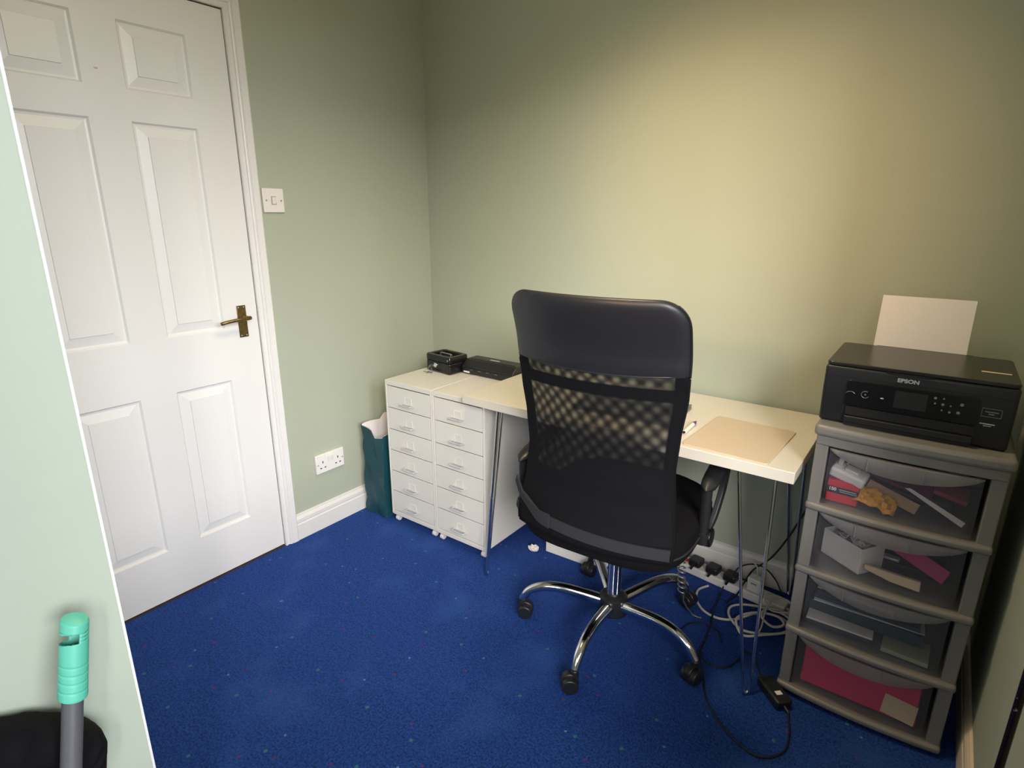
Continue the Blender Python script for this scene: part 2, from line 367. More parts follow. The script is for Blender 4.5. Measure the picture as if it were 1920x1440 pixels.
# the door
door = thing('door_1', 'white six panel door with brass lever handle', 'door', (0, 0, 0)); struct(door)
def door_leaf():
    b = MB(); bm = b.bm
    s, m, c = 0.128, 0.056, (YL+YH)/2
    ys = [YL, YL-s, c+m, c-m, YH+s, YH]
    zs = [0.007, 0.1912, 0.7536, 0.9431, 1.6104, 1.6989, 1.8839, DH]
    for i in range(5):
        for j in range(7):
            y0, y1, z0, z1 = ys[i], ys[i+1], zs[j], zs[j+1]
            if i in (1, 3) and j in (1, 3, 5):
                prev = None
                for ins, dx in ((0, 0), (0.0055, -0.0075), (0.0115, -0.0085), (0.040, -0.0030), (0.0412, 0.0)):
                    R = [bm.verts.new(p) for p in ((dx, y0-ins, z0+ins), (dx, y1+ins, z0+ins), (dx, y1+ins, z1-ins), (dx, y0-ins, z1-ins))]
                    if prev:
                        for k in range(4): bm.faces.new((prev[k], prev[(k+1) % 4], R[(k+1) % 4], R[k]))
                    prev = R
                bm.faces.new(prev)
            else:
                bm.faces.new([bm.verts.new(p) for p in ((0, y0, z0), (0, y1, z0), (0, y1, z1), (0, y0, z1))])
    # edges and rear
    A = [(0, YL, 0.007), (0, YH, 0.007), (0, YH, DH), (0, YL, DH)]; B = [(-0.035, y, z) for _, y, z in A]
    va = [bm.verts.new(p) for p in A]; vb = [bm.verts.new(p) for p in B]
    for k in range(4): bm.faces.new((va[k], va[(k+1) % 4], vb[(k+1) % 4], vb[k]))
    bm.faces.new(vb)
    return b.build('door_panel', 'gloss', door, smooth=0)
door_leaf()
# lever handle on its plate
hp = MB().box(0.0, 0.0035, -1.011, -0.977, 0.905, 1.022)
hy, hz = -0.990, 0.979
plate = hp.build('handle_plate', 'brass', door, bevel=0.0012)
b = MB()
for y in (-1.004, -0.984):
    for z in (0.912, 1.015): b.sphere((0.0035, y, z), 0.0028, 0.5, 1, 1, 10)
b.build('screws', 'steel', plate)
b = MB(); b.cyl((0.003, hy, hz), (0.012, hy, hz), 0.010, 0.009); b.cyl((0.010, hy, hz), (0.040, hy, hz), 0.0068, 0.0075)
b.tube(curve_pts([(0.040, hy+0.006, hz), (0.046, hy-0.010, hz), (0.047, hy-0.05, hz-0.001), (0.043, hy-0.088, hz-0.005), (0.036, hy-0.102, hz-0.009)], 6), [0.0075]*6+[0.007]*6+[0.0062]*6+[0.006]*7, 12)
b.build('lever', 'brass', door, smooth=50)
MB().box(-0.001, 0.0015, YL-0.001, YL+0.005, 0.955, 0.995).build('latch_plate', 'steel', door)
# a small dent mark in the paint of the door
MB().sphere((0.0006, -1.331, 1.743), 0.0035, 0.15, 1.6, 0.8, 10).build('paint_chip', 'mat', door)

# light switch and double socket
sw = thing('light_switch', 'square white light switch beside the door frame', 'light switch', (0, -0.820, 1.391))
MB().box(0.0, 0.009, -0.043, 0.043, -0.043, 0.043).build('switch_plate', 'plastic_white', sw, bevel=0.003)
b = MB(); b.box(0.008, 0.0125, -0.0075, 0.0075, -0.0125, 0.0125, rot=Matrix.Rotation(math.radians(7), 3, 'Y')); b.build('rocker', 'plastic_white', sw, bevel=0.0006)
b = MB(); b.box(0.0088, 0.0094, -0.0095, 0.0095, -0.0145, 0.0145); b.build('rocker_gap', 'alu', sw)
for s_ in (-1, 1):
    MB().cyl((0.0088, s_*0.030, 0), (0.0099, s_*0.030, 0), 0.0033, seg=12).build('screw', 'steel', sw)
so = thing('double_socket', 'white double power socket low on the wall by the skirting', 'power socket', (0, -0.683, 0.301))
MB().box(0.0, 0.014, -0.073, 0.073, -0.043, 0.043).build('socket_plate', 'plastic_white', so, bevel=0.003)
for c_ in (-0.039, 0.039):
    b = MB(); b.box(0.0135, 0.0148, c_-0.002, c_+0.002, 0.002, 0.012)
    for s_ in (-1, 1): b.box(0.0135, 0.0148, c_+s_*0.011-0.004, c_+s_*0.011+0.004, -0.021, -0.0165)
    b.build('pin_holes', 'dark', so)
for c_ in (-0.0085, 0.0085):
    MB().box(0.013, 0.0185, c_-0.0055, c_+0.0055, 0.004, 0.028, rot=Matrix.Rotation(math.radians(8), 3, 'Y')).build('rocker', 'plastic_white', so, bevel=0.0008)
for y in (-0.063, 0.063): MB().cyl((0.0135, y, -0.001), (0.0147, y, -0.001), 0.0028, seg=10).build('screw', 'steel', so)

# ------------------------------------------------------------------ two drawer units
CW, CD, CZ0, CZ1 = 0.2725, 0.425, 0.036, 0.668
def drawer_unit(label):
    t = thing('drawer_unit', label, 'drawer unit', (0.205+CW/2, -0.513, 0), group='white six drawer units beside the desk')
    x = CW/2
    b = MB()
    b.box(-x, x, 0.0, CD, CZ1-0.020, CZ1); b.box(-x, -x+0.009, 0.0, CD, CZ0, CZ1-0.020); b.box(x-0.009, x, 0.0, CD, CZ0, CZ1-0.020)
    b.box(-x+0.009, x-0.009, CD-0.004, CD, CZ0, CZ1-0.020); b.box(-x+0.009, x-0.009, 0.0, CD, CZ0, CZ0+0.018)
    b.build('body', 'cab', t, bevel=0.0012)
    n = 6; z0, z1 = CZ0+0.020, CZ1-0.023; h = (z1-z0)/n
    first = None
    for k in range(n):
        if first is None:
            b = MB(); b.box(-x+0.0115, x-0.0115, 0.001, 0.004, 0.0014, h-0.0014); b.box(-x+0.014, x-0.014, 0.004, CD-0.02, 0.004, h-0.02)
            dr = b.build('drawer', 'cab', t, bevel=0.0008)
            hd = MB().tube(curve_pts([(-0.032, 0.001, 0.030), (-0.031, -0.014, 0.0315), (-0.024, -0.021, 0.032), (0.024, -0.021, 0.032), (0.031, -0.014, 0.0315), (0.032, 0.001, 0.030)], 5), 0.0028, 10)
            hd.tube([(-0.032, -0.0005, 0.030), (0.032, -0.0005, 0.030)], 0.0028, 8)
            hd.build('handle', 'silver', dr, smooth=50)
            lh = MB(); lh.tube([(-0.016, -0.0006, 0.032), (-0.016, -0.0006, 0.062), (0.020, -0.0006, 0.062), (0.020, -0.0006, 0.032)], 0.0009, 6)
            lh.build('label_holder', 'card', dr)
            first = dr
        else:
            dr = copy_tree(first, t)
        dr.location = (0, 0, z0+k*h)
    cast0 = None
    for sx in (-1, 1):
        for yy in (0.022, CD-0.03):
            if cast0 is None:
                b = MB(); b.cyl((0.0, 0, 0.036), (0.0, 0, 0.030), 0.007); b.cyl((-0.009, -0.004, 0.013), (0.009, -0.004, 0.013), 0.013, seg=20)
                cast0 = b.build('caster', 'plastic_white', t, bevel=0.002)
                cc = cast0
            else:
                cc = cast0.copy(); COL.objects.link(cc); cc.parent = t
            cc.location = (sx*(x-0.022), yy, 0)
    return t
u1 = drawer_unit('white six drawer metal unit next to the teal bag, farther from the desk')
u2 = copy_tree(u1); u2.location.x += 0.2742
tag(u2, 'white six drawer metal unit partly under the left end of the desk')

# black cash box with keys
cb = thing('cash_box', 'small black cash box with chrome lock on the left drawer unit', 'cash box', (0.318, -0.243, CZ1), math.radians(-6))
b = MB(); b.box(-0.078, 0.078, -0.055, 0.055, 0.001, 0.052); b.build('box_body', 'blackgloss', cb, bevel=0.008, seg=3)
b = MB(); P_ = rrect(-0.0795, 0.0795, -0.0565, 0.0565, 0.012); I_ = rrect(-0.058, 0.058, -0.035, 0.038, 0.008)
ro = []
for poly, z in ((P_, 0.053), (P_, 0.074), ([(x*0.97, y*0.96) for x, y in P_], 0.079), ([(x*1.08, y*1.1) for x, y in I_], 0.079), (I_, 0.076), (I_, 0.064)): ro.append([(x, y, z) for x, y in poly])
V = b.grid(ro, True); b.bm.faces.new(V[-1]); b.bm.faces.new(V[0])
lid = b.build('lid', 'blackgloss', cb, smooth=40)
MB().tube([(-0.036, -0.006, 0.066), (-0.034, -0.006, 0.080), (0.034, -0.006, 0.080), (0.036, -0.006, 0.066)], 0.0, flat=(0.006, 0.0012, (0, 1, 0))).build('carry_handle', 'steel', cb)
b = MB(); b.cyl((-0.012, -0.054, 0.034), (-0.012, -0.061, 0.034), 0.0105, seg=20); b.build('lock', 'chrome', cb, bevel=0.001)
MB().cyl((0.070, -0.057, 0.066), (0.070, -0.059, 0.066), 0.0035, seg=12).build('rivet', 'steel', cb)
ks = thing('key_set', 'two small keys hanging from the cash box lock', 'keys', (0.318, -0.243, CZ1), math.radians(-6))
b = MB(); b.box(-0.0128, -0.0112, -0.078, -0.0605, 0.031, 0.037); b.cyl((-0.013, -0.082, 0.034), (-0.011, -0.082, 0.034), 0.0085, seg=16); b.build('key', 'steel', ks)
b = MB(); ring = [(-0.020+0.011*math.cos(a*PI/8), -0.082-0.002*math.sin(a*PI/8), 0.018+0.016*math.sin(a*PI/8)) for a in range(16)]; b.tube(ring, 0.0009, 6, closed=True); b.build('key_ring', 'chrome', ks)
b = MB(); b.cyl((-0.030, -0.083, 0.001), (-0.030, -0.083, 0.003), 0.011, seg=16); b.box(-0.062, -0.032, -0.088, -0.082, 0.001, 0.003); b.box(-0.036, -0.008, -0.084, -0.078, 0.003, 0.005)
b.build('key', 'steel', ks)

# laminator: long low black machine
lm = thing('laminator', 'long low black laminator on the drawer units behind the desk edge', 'laminator', (0.540, -0.176, CZ1), 0)
hw_ = 0.140
b = MB(); b.prism([(-0.062, 0.003), (0.060, 0.003), (0.060, 0.050), (0.040, 0.062), (-0.030, 0.062), (-0.062, 0.034)], 'x', -hw_, hw_); b.build('housing', 'black', lm, bevel=0.005, seg=3)
b = MB(); b.box(-hw_+0.045, hw_-0.045, -0.0635, -0.050, 0.027, 0.0315); b.build('paper_slot', 'dark', lm)
for k in range(4): MB().box(-hw_+0.05+k*0.045, -hw_+0.066+k*0.045, -0.0645, -0.060, 0.0225, 0.0245).build('slot_guide', 'alu', lm)
MB().box(-hw_+0.012, -hw_+0.046, -0.0628, -0.061, 0.0075, 0.0145).build('front_label', 'paper', lm)
MB().box(-0.03, 0.02, 0.000, 0.012, 0.0622, 0.0627).build('top_label', 'silver', lm)
MB().box(-hw_+0.02, hw_-0.02, -0.020, -0.0175, 0.0618, 0.0632).build('lid_seam', 'dark', lm)

# teal gift bag standing between wall and unit
def gift_bag():
    t = thing('gift_bag', 'dark teal paper bag standing between the wall and the drawer unit', 'paper bag', (0.108, -0.42, 0))
    b = MB(); hx, hy_ = 0.072, 0.105; n = 40; rows = []
    base = rrect(-hx, hx, -hy_, hy_, 0.006, 2)
    pts = []
    for i in range(len(base)):
        p, q = Vector(base[i]), Vector(base[(i+1) % len(base)]); k = 6 if (q-p).length > 0.05 else 1
        for j in range(k): pts.append(p.lerp(q, j/k))
    nz = 14
    for r in range(nz+1):
        f = r/nz; row = []
        for i, p in enumerate(pts):
            top = 0.425 + 0.011*math.sin(i*0.5) - (0.030 if p.x > 0.02 and p.y < -0.05 else 0) + (0.03 if p.y > 0 else 0)
            z = 0.004 + f*(top-0.004)
            wob = 0.0035*math.sin(7*z*6+i*0.8) + 0.004*math.sin(i*1.7+f*9)
            side = 0.010*math.sin(f*PI)
            nx = 1 if p.x > 0 else -1; ny = 1 if p.y > 0 else -1
            row.append((p.x*(1-0.05*f) + nx*(-side*0.5 + wob*0.5), p.y*(1-0.04*f) + ny*wob, z))
        rows.append(row)
    V = b.grid(rows, True); b.bm.faces.new(V[0])
    o = b.build('outer_paper', 'teal', t, smooth=28)
    b = MB(); rows2 = [[(x*0.965, y*0.97, z+0.0006) for x, y, z in r] for r in rows[4:]]
    b.grid(rows2, True); b.build('lining', 'paper', t, smooth=28)
gift_bag()

# ------------------------------------------------------------------ desk
DX0, DX1, DY0, DY1, DZ = 0.684, 1.828, -0.5595, -0.018, 0.7004
desk = thing('desk', 'white rectangular desk on chrome hairpin legs', 'desk', ((DX0+DX1)/2, (DY0+DY1)/2, 0))
ox, oy = -(DX0+DX1)/2, -(DY0+DY1)/2
MB().box(DX0+ox, DX1+ox, DY0+oy, DY1+oy, DZ-0.033, DZ).build('tabletop', 'desk', desk, bevel=0.0015)
def hairpin(foot, A, B):
    foot, A, B = Vector(foot), Vector(A), Vector(B); off = Vector((ox, oy, 0))
    d = (B-A).normalized(); r = 0.011
    pts = [A, A.lerp(foot - d*r + Vector((0, 0, 0.02)), 0.5), foot - d*r + Vector((0, 0, 0.022))]
    for k in range(1, 8):
        a = PI - k*PI/8; pts.append(foot + d*r*math.cos(a) + Vector((0, 0, 0.0215 - 0.015*math.sin(a))))
    pts += [foot + d*r + Vector((0, 0, 0.022)), B.lerp(foot + d*r + Vector((0, 0, 0.02)), 0.5), B]
    b = MB(); b.tube([p+off for p in pts], 0.0048, 12); lg = b.build('leg', 'chrome', desk, smooth=60)
    c = (A+B)/2+off; ang = math.atan2(d.y, d.x)
    MB().box(c.x-0.065, c.x+0.065, c.y-0.02, c.y+0.02, 0.6645, 0.667, rot=Matrix.Rotation(ang, 3, 'Z')).build('leg_bracket', 'steel', lg)
hairpin((0.822, -0.592, 0), (0.830, -0.530, 0.665), (0.785, -0.440, 0.665))
hairpin((1.790, -0.596, 0), (1.682, -0.530, 0.665), (1.765, -0.450, 0.665))
hairpin((0.835, -0.030, 0), (0.850, -0.080, 0.665), (0.795, -0.150, 0.665))
hairpin((1.790, -0.030, 0), (1.715, -0.070, 0.665), (1.790, -0.150, 0.665))
# things on the desk
lt = thing('laptop', 'closed silver laptop on the desk behind the chair back', 'laptop', (1.262, -0.331, DZ), math.radians(2))
MB().box(-0.17, 0.17, -0.115, 0.115, 0.001, 0.011).build('laptop_base', 'alu', lt, bevel=0.003)
MB().box(-0.17, 0.17, -0.115, 0.115, 0.012, 0.017).build('laptop_lid', 'alu', lt, bevel=0.002)
b = MB(); b.box(0.1695, 0.1705, -0.07, -0.055, 0.004, 0.008); b.box(0.1695, 0.1705, -0.04, -0.025, 0.004, 0.008); b.build('ports', 'dark', lt)
dm = tag(MB().prism(rrect(-0.122, 0.118, -0.155, 0.155, 0.012), 'z', 0, 0.004).build('desk_mat', 'mat', bevel=0.0008, loc=(1.645, -0.393, DZ), rot=(0, 0, math.radians(-2.0))), 'thin beige square desk mat on the right end of the desk', 'desk mat')
pn = thing('pen', 'white pen with a purple tip lying beside the beige mat', 'pen', (1.492, -0.405, DZ+0.0065), math.radians(92))
MB().cyl((-0.055, 0, 0), (0.030, 0, 0), 0.0058, 0.0062, 16).build('barrel', 'plastic_white', pn, smooth=60)
b = MB(); b.cyl((0.030, 0, 0), (0.046, 0, 0), 0.0062, 0.0055, 16); b.cyl((0.046, 0, 0), (0.062, 0, 0), 0.0055, 0.0022, 16); b.build('tip', 'purple', pn, smooth=60)
MB().cyl((-0.060, 0, 0), (-0.055, 0, 0), 0.0030, 0.0045, 12).build('clip_end', 'dark', pn)

# ------------------------------------------------------------------ office chair
CH = thing('office_chair', 'black mesh back office chair with chrome five star base at the desk', 'office chair', (1.345, -0.570, 0), math.radians(4.0))
def interp(tab, z):
    if z <= tab[0][0]: return tab[0][1]
    for (a, va), (b_, vb) in zip(tab, tab[1:]):
        if z <= b_:
            t = (z-a)/(b_-a); t = t*t*(3-2*t)*0.5 + t*0.5; return va + (vb-va)*t
    return tab[-1][1]
WT = [(0.43, 0.238), (0.50, 0.240), (0.60, 0.226), (0.70, 0.217), (0.79, 0.224), (0.90, 0.238), (1.00, 0.243), (1.08, 0.243), (1.17, 0.240)]
YT = [(0.43, -0.262), (0.48, -0.262), (0.54, -0.245), (0.60, -0.232), (0.70, -0.226), (0.79, -0.234), (0.90, -0.248), (1.00, -0.270), (1.17, -0.322)]
ZTOP = 1.157
def halfw(z):
    w = interp(WT, z); r = 0.062
    if z > ZTOP-r: w = w - r + math.sqrt(max(0, r*r - (z-(ZTOP-r))**2))
    return w
def back_pt(u, z, off=0.0):
    w = halfw(z); x = u*w; xr = x/0.24
    return Vector((x, interp(YT, z) + 0.052*xr*xr + off, z))
def surf(z0, z1, nz, off, zlow=None, us=(-1, 1), nu=24):
    rows = []
    for i in range(nz+1):
        row = []
        for j in range(nu+1):
            u = us[0] + (us[1]-us[0])*j/nu
            lo = zlow(u) if zlow else z0
            z = lo + (z1-lo)*i/nz
            row.append(back_pt(u, z, off))
        rows.append(row)
    return rows
SEAM = 0.968
seam = lambda u: SEAM - 0.010*(1-u*u)
# padded leatherette headrest : front and rear skins joined
def pillow(z_low, z_top, t_front, t_rear, nz=22, nu=28):
    b = MB(); front, rear = [], []
    for i in range(nz+1):
        f = 0.5-0.5*math.cos(PI*i/nz); rf, rr = [], []
        for j in range(nu+1):
            u = -math.cos(PI*j/nu); lo = z_low(u); z = lo + (z_top-lo)*f
            e = min(1.0, (1-abs(u))/0.10)*1.0; g = min(1.0, (1-f)/0.12) if f > 0.5 else 1.0
            k = math.sqrt(max(0.0, 1-(1-min(e, 1))**2))*math.sqrt(max(0.0, 1-(1-min(g, 1))**2))
            p = back_pt(u, z); rf.append(p + Vector((0, t_front*k+0.003, 0))); rr.append(p + Vector((0, -t_rear*k-0.003, 0)))
        front.append(rf); rear.append(rr)
    F = b.grid(front); R = b.grid(rear)
    loopF = F[0] + [r[-1] for r in F[1:]] + list(reversed(F[-1][:-1])) + [r[0] for r in reversed(F[1:-1])]
    loopR = R[0] + [r[-1] for r in R[1:]] + list(reversed(R[-1][:-1])) + [r[0] for r in reversed(R[1:-1])]
    n = len(loopF)
    for k in range(n):
        try: b.bm.faces.new((loopF[k], loopF[(k+1) % n], loopR[(k+1) % n], loopR[k]))
        except ValueError: pass
    return b
hr = pillow(seam, ZTOP, 0.022, 0.014).build('headrest', 'leather', CH, smooth=60)
b = MB(); b.tube([back_pt(-1+2*k/30, seam(-1+2*k/30)+0.0015, -0.0175*math.sqrt(max(0, 1-(2*k/30-1)**8))) for k in range(1, 30)], 0.0022, 8); b.build('seam_piping', 'leather', hr)
b = MB(); ed = [back_pt(1, z, -0.004) + Vector((0.0015, 0, 0)) for z in [0.965+0.008*k for k in range(17)]] + [back_pt(1, z, -0.004)+Vector((0.001, 0, 0.001)) for z in (1.105, 1.115, 1.125, 1.135, 1.143)]
b.tube(ed, 0.0028, 8); b.build('edge_piping', 'leather', hr)
# frame round the back
fr = [back_pt(-1, 0.45+0.0145*k) for k in range(36)]
fr2 = [back_pt(1, 0.45+0.0145*k) for k in range(36)]
for L_, nm in ((fr, 'back_frame'), (fr2, 'back_frame')):
    MB().tube([p + Vector((0.006 if L_ is fr else -0.006, 0, 0)) for p in L_], 0.0, flat=(0.007, 0.011, (1, 0, 0))).build(nm, 'fabric', CH, bevel=0.003)
b = MB(); b.grid(surf(0.50, 0.972, 30, -0.012, us=(-0.985, 0.985))); b.build('mesh_panel', 'mesh_a', CH, smooth=60)
b = MB(); b.grid(surf(0.50, 0.972, 30, 0.010, us=(-0.985, 0.985))); b.build('inner_mesh_panel', 'mesh_b', CH, smooth=60)
b = MB(); r_ = surf(0.896, 0.926, 3, -0.004, us=(-0.96, 0.96)); b.grid(r_); b.build('lumbar_bar', 'fabric', CH, solid=0.008)
for s_ in (-1, 1):
    b = MB(); b.grid(surf(0.50, 0.966, 24, -0.001, us=((-1.0, -0.87) if s_ < 0 else (0.87, 1.0)), nu=2)); b.build('side_hem', 'fabric', CH, solid=0.004)
b = MB(); b.grid(surf(0.445, 0.640, 12, -0.002, us=(-0.97, 0.97))); b.build('lower_pad', 'fabric', CH, solid=0.014)
# strap across the lower back with its loose end on the left
sp_ = []
for k in range(25):
    u = -1.16 + 2.14*k/24; z = 0.545 - 0.045*min(1, (u+1.16)/0.55) - 0.022*(u+1.16)/2.14
    p = back_pt(max(-1, min(1, u)), z, -0.013)
    if u < -1: p = p + Vector(((u+1)*0.235, 0.03*(-1-u)/0.16, 0.012*(-1-u)/0.16))
    sp_.append(p)
st = MB().tube(sp_, 0, flat=([0.014]*3+[0.017]*22, 0.0025, (0, 0, 1))).build('lower_strap', 'strap', CH)
b = MB(); b.tube([p + Vector((0, -0.0045, 0.003)) for p in sp_[2:9]], 0, flat=([0.010, 0.012, 0.013, 0.016, 0.019, 0.021, 0.022], 0.0022, (0, 0, 1))); b.build('strap_end', 'strap', st)
# seat cushion
b = MB(); rows = []
def seat_ring(k, z, s=1.0, dy=0):
    out = []
    for i in range(48):
        a = 2*PI*i/48; c_, s_ = math.cos(a), math.sin(a)
        x = 0.262*s*math.copysign(abs(c_)**0.5, c_); y = 0.243*s*math.copysign(abs(s_)**0.5, s_)
        if s_ < 0: y -= 0.012*(1-(x/0.27)**2)
        out.append((x, y+dy, z + (0.012*max(0, s_)**3 if z > 0.47 else 0)))
    return out
for z, s_ in ((0.405, 0.86), (0.408, 0.955), (0.425, 0.992), (0.450, 1.0), (0.475, 0.995), (0.490, 0.97), (0.500, 0.91), (0.504, 0.8), (0.502, 0.5), (0.500, 0.2)): rows.append(seat_ring(0, z, s_))
V = b.grid(rows, True); b.bm.faces.new(V[0]); b.bm.faces.new(V[-1])
seat = b.build('seat', 'fabric', CH, smooth=50)
b = MB(); b.tube([Vector(p)*1.0 + Vector((0, 0, 0)) for p in seat_ring(0, 0.447, 1.004)], 0.003, 6, closed=True); b.build('seat_piping', 'strap', seat)
# back support arms joining back and seat
for s_ in (-1, 1):
    b = MB(); b.tube(curve_pts([(s_*0.16, 0.05, 0.400), (s_*0.175, -0.12, 0.402), (s_*0.15, -0.195, 0.42), (s_*0.15, -0.205, 0.50)], 6), 0.011, 10)
    b.build('back_support', 'black', CH, smooth=60)
# armrests
for s_ in (-1, 1):
    arm = bpy.data.objects.new('armrest', None); COL.objects.link(arm); arm.parent = CH; arm.empty_display_size = 0.05
    X = s_*(0.268 if s_ > 0 else 0.278); DY = -0.105 if s_ < 0 else 0.0      # the left arm is slid back
    rows = []
    for k in range(13):
        f = k/12; y = DY-0.045 + f*0.27; wv = 0.026*math.sqrt(max(0.02, 1-(2*f-1)**6)); zz = 0.600 + 0.035*math.sin(f*PI*0.55)
        row = []
        for i in range(16):
            a = 2*PI*i/16; row.append((X + s_*0.002 + wv*math.cos(a), y, zz + 0.015*math.sqrt(max(0.02, 1-(2*f-1)**8))*math.sin(a)))
        rows.append(row)
    b = MB(); V = b.grid(rows, True); b.bm.faces.new(V[0]); b.bm.faces.new(V[-1]); b.build('arm_pad', 'black', arm, smooth=50)
    b = MB(); b.cyl((X, DY-0.020, 0.455), (X, DY-0.022, 0.598), 0.0145, 0.0155, 18); b.cyl((X, DY-0.020, 0.425), (X, DY-0.020, 0.46), 0.019, 0.0185, 18)
    b.build('arm_post', 'black', arm, smooth=50)
    b = MB(); b.tube(curve_pts([(X+s_*0.004, DY+0.012, 0.445), (X+s_*0.016, DY+0.030, 0.49), (X+s_*0.022, DY+0.075, 0.560), (X+s_*0.018, DY+0.135, 0.612)], 8), 0, flat=(0.020, 0.008, (0, 1, -0.3)))
    b.build('arm_brace', 'black', arm, bevel=0.003)
    b = MB(); b.cyl((X-s_*0.02, DY, 0.437), (X+s_*0.024, DY, 0.437), 0.030, 0.028, 24); b.cyl((X-s_*0.09, DY+0.02, 0.415), (X, DY+0.01, 0.425), 0.014, 0.014, 14); b.build('pivot', 'blackgloss', arm, bevel=0.004)
# mechanism, lift, hub and star base
b = MB(); b.box(-0.09, 0.09, -0.10, 0.12, 0.375, 0.404); b.box(-0.05, 0.05, -0.05, 0.06, 0.345, 0.378); b.build('tilt_mechanism', 'black', CH, bevel=0.006)
b = MB(); b.cyl((0, 0, 0.13), (0, 0, 0.255), 0.0235, 0.0235, 28); b.cyl((0, 0, 0.255), (0, 0, 0.36), 0.0140, 0.0140, 20); b.build('gas_lift', 'chrome', CH, smooth=50)
b = MB(); b.cyl((0, 0, 0.070), (0, 0, 0.128), 0.050, 0.046, 32); b.cyl((0, 0, 0.128), (0, 0, 0.138), 0.046, 0.034, 32); b.build('hub', 'black', CH, bevel=0.004, smooth=40)
casts = [(-83.5, 30), (-11.5, 70), (60.5, 160), (132.5, 86), (-155.5, 200)]
for ang, sw_ in casts:
    a = math.radians(ang-4.0); d = Vector((math.cos(a), math.sin(a), 0))
    P_ = [d*0.035 + Vector((0, 0, 0.105)), d*0.10 + Vector((0, 0, 0.119)), d*0.18 + Vector((0, 0, 0.131)), d*0.24 + Vector((0, 0, 0.126)), d*0.285 + Vector((0, 0, 0.103)), d*0.308 + Vector((0, 0, 0.070))]
    pts = curve_pts(P_, 6); b = MB(); n = len(pts)
    b.tube(pts, [0.0185 - 0.0065*max(0, (k/(n-1))-0.15) for k in range(n)], 18)
    leg = b.build('leg', 'chrome', CH, smooth=70)
    c_ = d*0.310; w_ = math.radians(sw_); e = Vector((math.cos(w_), math.sin(w_), 0)); q = c_ - e*0.014; ax = Vector((-e.y, e.x, 0))
    b = MB(); b.cyl(c_+Vector((0, 0, 0.050)), c_+Vector((0, 0, 0.072)), 0.013, 0.011, 14)
    for s_ in (-1, 1): b.cyl(q + ax*s_*0.005 + Vector((0, 0, 0.026)), q + ax*s_*0.025 + Vector((0, 0, 0.026)), 0.026, 0.024, 24)
    rowz = []
    b.cyl(q - ax*0.010 + Vector((0, 0, 0.034)), q + ax*0.010 + Vector((0, 0, 0.034)), 0.027, 0.027, 20)
    b.build('caster', 'black', leg, bevel=0.003, smooth=40)

# ------------------------------------------------------------------ grey drawer tower
TX0, TX1, TY0, TY1 = 1.858, 2.246, -0.510, -0.130
tw = thing('drawer_tower', 'tall grey plastic tower of four clear drawers by the right wall', 'drawer tower', ((TX0+TX1)/2, (TY0+TY1)/2, 0))
hx, hy_ = (TX1-TX0)/2, (TY1-TY0)/2
ZR = [0.012, 0.205, 0.402, 0.593]       # tops of rails; drawers sit above each
ZTOPT = 0.829
b = MB()
for s_ in (-1, 1):
    b.box(min(s_*hx, s_*(hx-0.030)), max(s_*hx, s_*(hx-0.030)), -hy_, -hy_+0.030, 0.012, 0.80)     # front stiles
    b.box(min(s_*hx, s_*(hx-0.007)), max(s_*hx, s_*(hx-0.007)), -hy_+0.02, hy_, 0.012, 0.80)
    for yy in (-hy_+0.02, hy_-0.02): b.cyl((s_*(hx-0.02), yy, 0), (s_*(hx-0.02), yy, 0.014), 0.016, 0.018, 16)
b.box(-hx, hx, hy_-0.006, hy_, 0.012, 0.80)
b.build('frame', 'grey', tw, bevel=0.004, seg=3)
def bowed(x0, x1, yf, bow, yb, z0, z1, n=14):
    """plate with a bowed front edge"""
    poly = [(x0 + (x1-x0)*k/n, yf - bow*(1-(2*k/n-1)**2)) for k in range(n+1)] + [(x1, yb), (x0, yb)]
    return MB().prism(poly, 'z', z0, z1)
bowed(-hx-0.008, hx+0.008, -hy_-0.006, 0.014, hy_+0.004, 0.799, ZTOPT).build('top', 'grey', tw, bevel=0.010, seg=4)
bowed(-hx+0.0, hx-0.0, -hy_-0.001, 0.012, -hy_+0.04, 0.775, 0.800).build('top_fascia', 'grey', tw, bevel=0.003)
for i, z in enumerate(ZR):
    o = bowed(-hx-0.003, hx+0.003, -hy_-0.010, 0.014, hy_-0.006, z, z+0.020).build('shelf' if i else 'bottom_shelf', 'grey', tw, bevel=0.007, seg=3)
tops = [ZR[1], ZR[2], ZR[3], 0.775]
